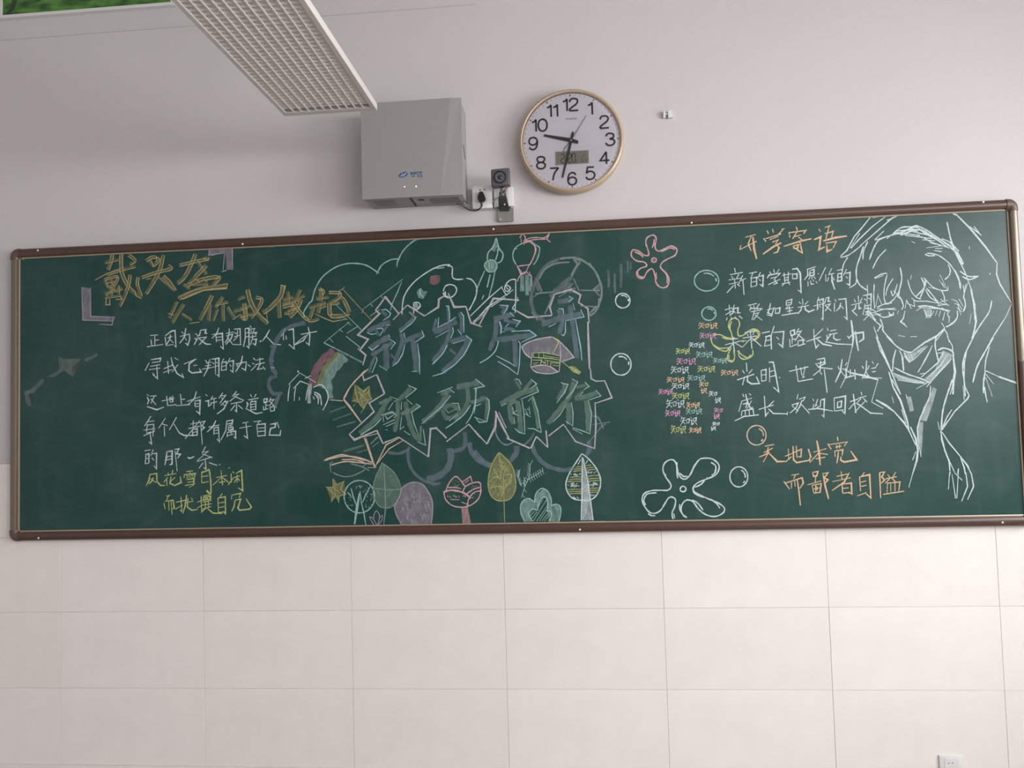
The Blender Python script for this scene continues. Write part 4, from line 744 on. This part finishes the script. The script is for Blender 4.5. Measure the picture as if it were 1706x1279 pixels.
# ------------------------------------------------------------------ framed landscape picture
pic=empty('framed_picture',(.1,.008,3.165)); tag(pic,'green meadow picture in a thin pale frame, high at the top left','picture')
x1=wp(292,10,0).x; xa=wp(4,30,-.01).x; zb=3.165
bm=bmesh.new(); x0=xa-.02; x1+=.005; f=.018
box(bm,x0,x1,-.014,.008,zb,zb+f*.7); box(bm,x1-f,x1,-.014,.008,zb+f*.7,ZC-.02)
box(bm,x0,x0+f,-.014,.008,zb+f*.7,ZC-.02); box(bm,x0+f,x1-f,-.014,.008,ZC-.04,ZC-.02); obj('picture_frame',bm,M_WHITE,pic)
def grassmat():
    m=bpy.data.materials.new('meadow_print'); m.use_nodes=True; nt=m.node_tree; b=nt.nodes['Principled BSDF']; tc=nt.nodes.new('ShaderNodeTexCoord')
    mp=nt.nodes.new('ShaderNodeMapping'); mp.inputs['Scale'].default_value=(.45,1,1.2); nt.links.new(tc.outputs['Object'],mp.inputs[0])
    n=nt.nodes.new('ShaderNodeTexNoise'); n.inputs['Scale'].default_value=38; n.inputs['Detail'].default_value=6; nt.links.new(mp.outputs[0],n.inputs['Vector'])
    r=nt.nodes.new('ShaderNodeValToRGB'); r.color_ramp.elements[0].position=.36; r.color_ramp.elements[0].color=(*lin((40,78,38)),1); r.color_ramp.elements[1].position=.64; r.color_ramp.elements[1].color=(*lin((88,138,62)),1)
    nt.links.new(n.outputs[0],r.inputs[0]); nt.links.new(r.outputs[0],b.inputs['Base Color']); b.inputs['Roughness'].default_value=.3; return m
obj('printed_panel',newbox(x0+f,x1-f,-.006,.006,zb+f*.7,ZC-.04),grassmat(),pic)
bm=bmesh.new(); P=[wp(a,b,-.0068) for a,b in ((10,24),(17,12),(21,0),(28,0),(24,14),(15,26))]; prism(bm,P,(0,.0006,0)); 
o=obj('printed_tree_trunk',bm,mat('trunk_print',(36,62,40),.4),pic)

# ------------------------------------------------------------------ ceiling-hung louvre lamp
LX0,LX1,LY1,LY0,LZ=1.117,1.447,-.41,-1.61,2.5
lamp=empty('louver_lamp',((LX0+LX1)/2,(LY0+LY1)/2,LZ)); tag(lamp,'white hanging fluorescent lamp with long louvre grille, switched off, at upper left','lamp')
bm=bmesh.new(); t=.012; h=.024; rm=.016
box(bm,LX0,LX0+rm,LY0,LY1,LZ,LZ+h,.001,1); box(bm,LX1-rm,LX1,LY0,LY1,LZ,LZ+h,.001,1)
box(bm,LX0+rm,LX1-rm,LY1-.028,LY1,LZ,LZ+h,.001,1); box(bm,LX0+rm,LX1-rm,LY0,LY0+.028,LZ,LZ+h,.001,1)
obj('rim',bm,M_LAMP,lamp)
bm=bmesh.new(); prism(bm,[(LX0+.002,LY0+.002,LZ+h),(LX1-.002,LY0+.002,LZ+h),(LX1-.05,LY0+.002,LZ+.085),(LX0+.05,LY0+.002,LZ+.085)],(0,LY1-LY0-.004,0)); obj('housing',bm,M_LAMP,lamp)
a0,a1=LX0+rm,LX1-rm; nd=11; cw=(a1-a0)/nd
for i in range(1,nd):
    obj('louver_divider',newbox(a0+i*cw-.0016,a0+i*cw+.0016,LY0+.028,LY1-.028,LZ+.001,LZ+.020),M_LDIV,lamp)
y=LY0+.04; nb=0; bm0=None
M_BL=M_LOUV
me=None
while y<LY1-.036:
    if me is None:
        bm=bmesh.new(); prism(bm,[(a0,0,.0015),(a0,-.0108,.0170),(a0,.0108,.0170)],(a1-a0,0,0)); bmesh.ops.recalc_face_normals(bm,faces=bm.faces); me=bpy.data.meshes.new('louver_blade'); bm.to_mesh(me); bm.free(); me.materials.append(M_BL)
    o=bpy.data.objects.new('louver_blade',me); COL.objects.link(o); o.parent=lamp; o.location=(-lamp.location.x,y-lamp.location.y,LZ-lamp.location.z)
    y+=.0225
bm=bmesh.new()
for yy in (LY0+.25,LY1-.25): tube(bm,[((LX0+LX1)/2,yy,LZ+.08),((LX0+LX1)/2,yy,ZC)],.005)
obj('hanging_rod',bm,M_STEEL,lamp)

# ------------------------------------------------------------------ grey wall cabinet
KY=-.14; kx0,kx1,kz0,kz1=1.312,1.699,2.2735,2.645
cab=empty('equipment_cabinet',((kx0+kx1)/2,.008,kz0)); tag(cab,'grey wall-mounted electronics box with a blue logo above the chalkboard','electronics box')
obj('body',newbox(kx0+.006,kx1-.004,KY+.012,.008,kz0+.003,kz1-.003,bev=.003),M_CAB,cab,smooth=True)
bm=bmesh.new(); xc0=wp(734,323,KY).x; xc1=wp(751,192,KY).x; e=.006
front=[(kx0,kz0),(xc0,kz0),(kx1,kz0),(kx1,kz1),(xc1,kz1),(kx0,kz1)]; ys=[KY,KY,KY+e,KY+e,KY,KY]
A=[bm.verts.new((x,y,z)) for (x,z),y in zip(front,ys)]; B=[bm.verts.new((x,KY+.014,z)) for x,z in front]
bm.faces.new((A[0],A[1],A[4],A[5])); bm.faces.new((A[1],A[2],A[3],A[4])); bm.faces.new(B[::-1])
for i in range(6): bm.faces.new((A[i],B[i],B[(i+1)%6],A[(i+1)%6]))
obj('front_cover',bm,M_CAB,cab)
zb=kz0+.003
def under(xa,xb,ya,yb,m,name,slant=0):
    bm=bmesh.new(); prism(bm,[(xa,ya,zb-.0015),(xb,ya,zb-.0015),(xb+slant,yb,zb-.0015),(xa+slant,yb,zb-.0015)],(0,0,.004)); obj(name,bm,m,cab)
under(1.345,1.425,-.10,-.03,M_CABVENT,'vent_grille'); under(1.488,1.497,-.125,-.012,M_CABDARK,'vent_slot')
under(1.517,1.540,-.095,-.08,M_CABDARK,'port'); under(1.56,1.675,-.10,-.03,M_CABVENT,'vent_grille')
p=wp(774,254,-.07); bm=bmesh.new(); prism(bm,[(kx1-.005,-.085,p.z+.025),(kx1-.005,-.080,p.z+.025),(kx1-.005,-.035,p.z-.015),(kx1-.005,-.040,p.z-.015)],(.0025,0,0)); obj('latch_slot',bm,M_CABDARK,cab)
# logo: tilted ellipse with a white swoosh, lettering beside it
c=wp(672,291,KY-.0004); bm=bmesh.new(); n=28; P=[]
for i in range(n):
    a=2*math.pi*i/n; x=.0185*math.cos(a); z=.0095*math.sin(a); r=.32; P.append((c.x+x*math.cos(r)-z*math.sin(r),KY-.0002,c.z+x*math.sin(r)+z*math.cos(r)))
prism(bm,P,(0,-.0004,0)); lg=obj('logo_emblem',bm,M_BLUE,cab); lg['label']='blue oval emblem'
bm=bmesh.new()
for st in (((-.013,-.006),(-.004,-.001),(.004,.000),(.014,.006)),((-.003,.006),(-.004,-.001),(-.007,-.007)),((.006,.006),(.004,.000),(.001,-.008))):
    Q=spline([Vector((c.x+a,KY-.0009,c.z+b)) for a,b in st],4)
    for a,b in zip(Q,Q[1:]):
        t=(b-a).normalized(); u=Vector((-t.z,0,t.x))*.0009
        bm.faces.new([bm.verts.new(q) for q in (a+u,b+u,b-u,a-u)])
obj('logo_letters',bm,M_WHITE,cab,recalc=False)
tb=wp(693.5,288.2,KY-.0004); text('logo_text','佳发教育',M_BLUE,.0085,(tb.x,tb.y,tb.z),cab,depth=.0002,bold=.0003,sx=1.0)
tb=wp(688.5,293.6,KY-.0004); text('logo_text','JIAFA',M_BLUE,.0038,(tb.x,tb.y,tb.z),cab,depth=.0002,bold=.0002)
tb=wp(700,293.3,KY-.0004); obj('logo_badge',newbox(tb.x-.009,tb.x+.008,tb.y-.0002,tb.y+.0003,tb.z-.004,tb.z+.004),M_BLUE,cab)
text('logo_text','EDU',M_WHITE,.0042,(tb.x,tb.y-.0005,tb.z),cab,depth=.0002)
for (px,py),cc in (((674,311),(255,205,205)),((693.2,310.5),(255,250,235))):
    p=wp(px,py,KY); bm=bmesh.new(); lathe(bm,p,[(.0001,KY-.0022),(.0018,KY-.0018),(.0026,KY-.0004),(.0026,KY+.001)],12); o=obj('indicator_light',bm,mat('led',cc,.3,emit=(cc,1.1)),cab,smooth=True)

# ------------------------------------------------------------------ sockets, plug and camera
def socket(x0,x1,z0,z1,dep,label,cat='socket',holes=()):
    s=empty('wall_socket',((x0+x1)/2,.008,z0)); tag(s,label,cat)
    obj('back_box',newbox(x0+.003,x1-.003,-dep+.008,.008,z0+.003,z1-.003),M_WHITE,s)
    obj('cover_plate',newbox(x0,x1,-dep,-dep+.009,z0,z1,bev=.004),M_WHITE,s,smooth=True)
    bm=bmesh.new(); m=(x1-x0)*.2; yy=-dep
    box(bm,x0+m,x1-m,yy-.001,yy+.002,z0+(z1-z0)*.12,z1-(z1-z0)*.12,bev=.0008,seg=1); obj('socket_insert',bm,M_WHITE,s)
    for (hx,hz,w_,h_) in holes: obj('pin_slot',newbox(hx-w_,hx+w_,yy-.0014,yy,hz-h_,hz+h_),M_INK,s)
    return s
a=wp(786,310,-.034); b=wp(820.5,346,-.034)
h1=wp(799.6,316.5,-.035); h2=wp(806.9,316,-.035)
s1=socket(a.x,b.x,b.z,a.z,.034,'white wall socket with the black plug, left of the small camera',holes=((h1.x,h1.z,.0028,.0022),(h2.x,h2.z,.0028,.0022)))
a=wp(822,312,-.020); b=wp(856,343,-.020)
s2=socket(a.x,b.x,b.z,a.z,.020,'white surface box half hidden behind the small camera')
a=wp(1564.5,1258,-.009); z1=a.z; x0=a.x; x1=wp(1605,1258,-.009).x
h1=wp(1580.5,1271,-.010); h2=wp(1587,1270.6,-.010)
s3=socket(x0,x1,z1-.086,z1,.009,'white wall outlet on the tiles at the bottom right corner',holes=((h1.x,h1.z,.0013,.0020),(h2.x,h2.z,.0013,.0020),((h1.x+h2.x)/2-.009,z1-.06,.0013,.003),((h1.x+h2.x)/2+.009,z1-.06,.0013,.003)))
# black plug and its lead
plug=empty('power_plug',wp(802,338,-.035)); tag(plug,'black power plug with a lead running to the grey box','plug')
bm=bmesh.new(); P=[wp(x,y,-.036) for x,y in ((799,322),(802.5,320.5),(806,322),(809,330),(810,333),(807,337.5),(799,338),(796.2,332),(797,329))]
prism(bm,P,(0,-.020,0)); bmesh.ops.bevel(bm,geom=bm.edges[:],offset=.002,segments=2,affect='EDGES'); obj('plug_body',bm,M_BLACK,plug,smooth=True)
Q=spline([wp(802.5,336,-.048),wp(802,344,-.046),wp(797,349,-.042),wp(790,350.5,-.04),wp(781,349,-.045),wp(770,342.5,-.06),wp(762,339.5,-.075)],6); Q=[Vector(q) for q in Q]
bm=bmesh.new(); tube(bm,Q,[.0045 if i<6 else .0026 for i in range(len(Q))],10); obj('power_lead',bm,M_BLACK,plug,smooth=True)
bm=bmesh.new(); Q=spline([wp(772,337,-.04),wp(780,343,-.025),wp(790,347,-.02),wp(802,345.5,-.02),wp(814,340,-.02),wp(822,335,-.024),wp(829,329,-.030)],6); tube(bm,Q,.0028,8)
tag(obj('signal_cable',bm,M_RIBBON,None,smooth=True),'thin grey-green cable looping under the socket to the small camera','cable')
# camera on a bent steel bracket
cp=wp(833,295,-.09); camo=empty('wall_camera',wp(842,368,0)); tag(camo,'small dark grey square camera with a round lens on a steel bracket','camera')
a=wp(817.5,281.5,-.09); b=wp(849.5,309.5,-.09); wx=b.x-a.x
bm=newbox(a.x,b.x,-.09,-.055,b.z,a.z,bev=.006,seg=3)
for v in bm.verts: v.co.z+=(v.co.x-a.x)*.04; v.co.x+=(v.co.z-b.z)*.0
obj('camera_shell',bm,M_CAM,camo,smooth=True)
bm=bmesh.new(); lathe(bm,cp,[(.0245,-.0895),(.0245,-.0925),(.0205,-.0930),(.0195,-.0905)],36); obj('lens_ring',bm,M_BLACK,camo,smooth=True)
bm=bmesh.new(); lathe(bm,cp,[(.0196,-.0900),(.0150,-.0905),(.0100,-.0890),(.0098,-.0880)],36); o=obj('lens_bezel',bm,mat('lens_grey',(90,100,108),.3,metal=.4),camo,smooth=True)
bm=bmesh.new(); lathe(bm,cp,[(.0098,-.0885),(.008,-.0915),(.004,-.0930),(.0001,-.0934)],28); obj('lens',bm,mat('lens_black',(20,28,34),.06,spec=.9),camo,smooth=True)
def pp(L,Y): return [wp(x,y,Y) for x,y in L]
bm=bmesh.new(); prism(bm,pp(((829.5,343.5),(855,341),(855.5,366.5),(853,368.5),(832,369.5),(829,367)),-.003),(0,.010,0)); obj('bracket_plate',bm,M_STEEL,camo)
bm=bmesh.new(); arm=[]
for (xa,xb,yy,Y) in ((832,848.5,352,-.004),(831,848,345,-.022),(830.5,846,338,-.050),(829.8,844.5,330,-.070),(830.5,843.5,326.5,-.076),(831.5,843,322,-.076)):
    arm.append((bm.verts.new(wp(xa,yy,Y)),bm.verts.new(wp(xb,yy-.5,Y)),bm.verts.new(wp(xb,yy-.5,Y)+Vector((0,.003,-.001))),bm.verts.new(wp(xa,yy,Y)+Vector((0,.003,-.001)))))
for A,B in zip(arm,arm[1:]):
    for i in range(4): bm.faces.new((A[i],A[(i+1)%4],B[(i+1)%4],B[i]))
bm.faces.new(arm[0]); bm.faces.new(arm[-1][::-1]); obj('bracket_arm',bm,M_STEELD,camo,smooth=True)
bm=bmesh.new(); prism(bm,pp(((831.5,311),(846,310),(844,318),(841,323),(835,324),(832,322)),-.074),(0,.004,0)); obj('swivel_mount',bm,M_STEEL,camo)
bm=bmesh.new(); tube(bm,[wp(837.5,308,-.07),wp(837.5,326,-.075)],.006,10); obj('swivel_pin',bm,M_STEEL,camo,smooth=True)
bm=bmesh.new(); tube(bm,[wp(831.5,321,-.079),wp(833.5,321,-.079)],.003,8); tube(bm,[wp(838,321.5,-.080),wp(840.5,317,-.080)],.003,8); tube(bm,[wp(833,311.5,-.079),wp(840,311.5,-.079)],.0022,8); obj('clamp_screw',bm,M_INK,camo,smooth=True)
for px,py in ((852.5,345.5),(833.5,365),(840.5,340.5)):
    p=wp(px,py,-.004 if py>344 else -.046); bm=bmesh.new(); lathe(bm,p,[(.0001,p.y-.003),(.0022,p.y-.0026),(.0032,p.y-.001),(.0032,p.y+.001)],12); obj('mounting_screw',bm,M_SCREW,camo,smooth=True)

# ------------------------------------------------------------------ wall clock
CYF=-.032
cc=(wp(875.3,239.4,CYF)+wp(1028.7,231.3,CYF))/2; t12=wp(950.1,158.2,CYF); t6=wp(953.9,311.8,CYF)
cc.z=(t12.z+t6.z)/2; tilt=math.atan2(t12.x-t6.x,t12.z-t6.z)
clock=empty('wall_clock',(cc.x,.008,cc.z)); tag(clock,'round wall clock with a champagne rim and black numerals above the board','clock')
bm=bmesh.new(); lathe(bm,cc,[(.196,.008),(.2005,.0),(.2035,-.016),(.2035,-.026),(.2025,-.036),(.199,-.043),(.1935,-.046),(.189,-.044),(.1868,-.039),(.1862,-.033),(.1862,-.029)],96); obj('rim',bm,M_GOLD,clock,smooth=True)
bm=bmesh.new(); disc(bm,cc,.1995,.006,-.005,64); obj('back_cover',bm,M_WHITE,clock)
face=obj('dial',disc(bmesh.new(),cc,.187,-.005,-.0315,96),M_FACE,clock)
def cpos(ang,r,y): return Vector((cc.x+r*math.sin(ang+tilt),y,cc.z+r*math.cos(ang+tilt)))
rn=(0,.148,.149,.152,.149,.148,.148,.149,.149,.150,.151,.148,.146)
npx={12:(950.7,174.3),1:(983.5,180.7),2:(1007,203),3:(1016.8,232),4:(1007.5,263),5:(983.8,288.5),6:(953.5,297.5),7:(924.3,290),8:(901.5,271),9:(888.5,239),10:(899,208.7),11:(920.3,184.5)}
DG={'0':['O 0 .5 .08 .15 .3 0 .52 .15 .6 .5 .52 .85 .3 1 .08 .85'],'1':['s .0 .22 .16 .17 .28 0','l .28 0 .28 1'],'2':['s .02 .28 .1 .07 .3 0 .52 .08 .56 .28 .46 .48 .2 .7 .03 .87 .0 1','l 0 1 .6 1'],
 '3':['s .02 .22 .12 .05 .3 0 .5 .08 .54 .25 .46 .4 .26 .46','s .26 .46 .5 .52 .59 .72 .5 .92 .3 1 .1 .94 0 .76'],'4':['l .42 0 0 .7 .62 .7','l .42 0 .42 1'],
 '5':['l .55 0 .12 0 .04 .48','s .04 .48 .16 .37 .34 .34 .52 .45 .59 .66 .5 .9 .28 1 .1 .95 0 .78'],'6':['s .55 .22 .46 .05 .3 0 .12 .12 .03 .4 .02 .7 .12 .93 .3 1 .5 .92 .58 .68 .5 .46 .3 .38 .12 .46 .03 .62'],
 '7':['l 0 0 .58 0','s .58 0 .36 .3 .24 .6 .17 1'],'8':['O .3 0 .5 .07 .55 .24 .46 .42 .3 .47 .14 .42 .05 .24 .1 .07','O .3 .47 .5 .54 .59 .73 .5 .93 .3 1 .1 .93 .01 .73 .1 .54'],
 '9':['s .04 .8 .13 .95 .3 1 .48 .88 .57 .6 .58 .3 .48 .07 .3 0 .1 .08 .02 .32 .1 .54 .3 .62 .48 .54 .57 .38']}
def numeral(s,p,h,w):
    adv={'1':.43}; tot=sum(adv.get(c,.74) for c in s)-.12; x=-tot/2; bm=bmesh.new()
    for c in s:
        for st in DG[c]:
            t=st.split(); v=[float(q) for q in t[1:]]; P=[Vector(((x+v[i])*1.2,v[i+1]-.5,0))*h for i in range(0,len(v),2)]
            if t[0]!='l': P=spline(P,5,t[0]=='O')
            n=len(P); A=[];B=[]
            for i,q in enumerate(P):
                d0=(P[i]-P[i-1]).normalized() if i>0 else (P[1]-P[0]).normalized()
                d1=(P[i+1]-P[i]).normalized() if i<n-1 else d0
                if t[0]=='O' and i==0: d0=(P[-1]-P[-2]).normalized()
                if t[0]=='O' and i==n-1: d1=(P[1]-P[0]).normalized()
                nn=Vector((-(d0.y+d1.y),d0.x+d1.x,0)).normalized(); k=max(.5,abs(nn.dot(Vector((-d0.y,d0.x,0)))))
                a=q+nn*w/2/k; b_=q-nn*w/2/k
                A.append(bm.verts.new((p.x+a.x,CYF-.0008,p.z-a.y))); B.append(bm.verts.new((p.x+b_.x,CYF-.0008,p.z-b_.y)))
            for i in range(n-1): bm.faces.new((A[i],B[i],B[i+1],A[i+1]))
        x+=adv.get(c,.74)
    obj('numeral',bm,M_INK,clock,recalc=False)
for i in range(1,13):
    numeral(str(i),wp(*npx[i],CYF-.001),.0475,.0068)
for i in range(60):
    a=i*math.pi/30; big=i%5==0; l=.0070 if big else .004; w_=.0019 if big else .0007
    c0=cpos(a,.1830 if big else .1815,CYF); u=Vector((math.sin(a+tilt),0,math.cos(a+tilt))); v=Vector((u.z,0,-u.x))
    bm=bmesh.new(); prism(bm,[c0+v*w_,c0+v*w_-u*l,c0-v*w_-u*l,c0-v*w_],(0,-.0005,0)); obj('hour_mark' if big else 'minute_mark',bm,M_INK,clock)
def hand(name,pts,y,m):
    bm=bmesh.new(); prism(bm,[wp(840+a/5.8125,120+b/5.8125,y) for a,b in pts],(0,-.0012,0)); obj(name,bm,m,clock)
hand('hour_hand',((385,603),(640,640),(718,664),(716,694),(640,678),(385,622)),CYF-.004,M_INK)
hand('minute_hand',((556,1020),(640,640),(655,582),(665,576),(676,585),(662,660),(572,1022)),CYF-.006,M_INK)
hand('second_hand',((793,418),(796,421),(650,664),(610,712),(585,745),(573,778),(568,776),(580,740),(608,706),(645,658)),CYF-.008,mat('thin_hand',(70,66,72),.4))
p=wp(840+647/5.8125,120+660/5.8125,CYF-.008); bm=bmesh.new(); lathe(bm,p,[(.0001,CYF-.0108),(.0026,CYF-.0104),(.0033,CYF-.009),(.0033,CYF-.001)],16); obj('hub',bm,M_SCREW,clock,smooth=True)
q=[wp(840+a/5.8125,120+b/5.8125,CYF) for a,b in ((499,778),(812,762),(815,878),(503,897))]
bm=bmesh.new(); prism(bm,[v+Vector((0,-.0003,0)) for v in q],(0,-.0012,0)); lcd=obj('date_display',bm,M_LCD,clock)
sl=(q[1].z-q[0].z)/(q[1].x-q[0].x); ml=Vector((0,0,0))
for v in q: ml+=v/4
SEG={'0':'abcdef','1':'bc','2':'abged','5':'afgcd'}
def seg7(ch,px,py,h,m=M_LCDINK):
    p=wp(px,py,CYF-.0018); w=h*.37; k=h*.05; bm=bmesh.new(); sh=-.04*h
    L={'a':(-w/2,h/2,w/2,h/2),'g':(-w/2,0,w/2,0),'d':(-w/2,-h/2,w/2,-h/2),'f':(-w/2,0,-w/2,h/2),'b':(w/2,0,w/2,h/2),'e':(-w/2,-h/2,-w/2,0),'c':(w/2,-h/2,w/2,0)}
    for s_ in SEG[ch]:
        x0_,z0_,x1_,z1_=L[s_]; hz=abs(z1_-z0_)<1e-6; e=k*.9
        if hz: box(bm,p.x+x0_+e,p.x+x1_-e,p.y-.0003,p.y,p.z+z0_-k,p.z+z0_+k)
        else: box(bm,p.x+x0_-k,p.x+x0_+k,p.y-.0003,p.y,p.z+z0_+e,p.z+z1_-e)
    obj('display_digit',bm,m,clock)
for ch,px,py,h in (('2',937.5,264.3,.034),('2',949.2,263.6,.034),('0',955.8,263.2,.034),('1',968.5,259.5,.012),('2',973,259.2,.012),('5',969.5,267,.015),('1',974.5,266.6,.015)): seg7(ch,px,py,h)
bm=bmesh.new(); p=wp(960.8,268.8,CYF-.0018); box(bm,p.x-.0016,p.x+.0016,p.y-.0003,p.y,p.z-.0016,p.z+.0016); obj('display_dot',bm,M_LCDINK,clock)
bm=bmesh.new(); fr=.0022
for a_,b_ in ((q[0],q[1]),(q[1],q[2]),(q[2],q[3]),(q[3],q[0])):
    t_=(b_-a_).normalized(); nn=Vector((t_.z,0,-t_.x))*-fr
    prism(bm,[a_-t_*fr+Vector((0,0,0)),b_+t_*fr,b_+t_*fr+nn,a_-t_*fr+nn],(0,-.0016,0))
obj('display_bezel',bm,mat('bezel',(170,168,176),.5),clock)
p=wp(951.3,197.9,CYF); text('maker_name','TIMISTES',mat('soft_ink',(110,106,114),.5),.0062,(p.x,CYF-.0004,p.z),clock,depth=.0001,sx=1.32)
bm=bmesh.new(); bm.faces.new([bm.verts.new((cc.x+.1868*math.cos(t_*math.pi/48),-.0450,cc.z+.1868*math.sin(t_*math.pi/48))) for t_ in range(96)]); obj('glass_cover',bm,M_GLASS,clock,recalc=False)

# ------------------------------------------------------------------ leftover cable clip on the wall
clip=empty('wall_clip',wp(1112,192,.008)); tag(clip,'tiny white plastic clip left on the bare wall right of the clock','clip')
def cl(L,y0,y1,m=M_WHITE,name='clip_part'):
    bm=bmesh.new(); prism(bm,pp(L,y0),(0,y1-y0,0)); obj(name,bm,m,clip)
cl(((1112,187.5),(1119,186),(1120,198),(1112.5,198.5)),.008,-.010,name='clip_body')
cl(((1104.5,187),(1108.5,187),(1108,190.5),(1111.5,191),(1111.5,193),(1108,193.5),(1108.5,198),(1104.5,198)),.008,-.006,name='clip_hook')
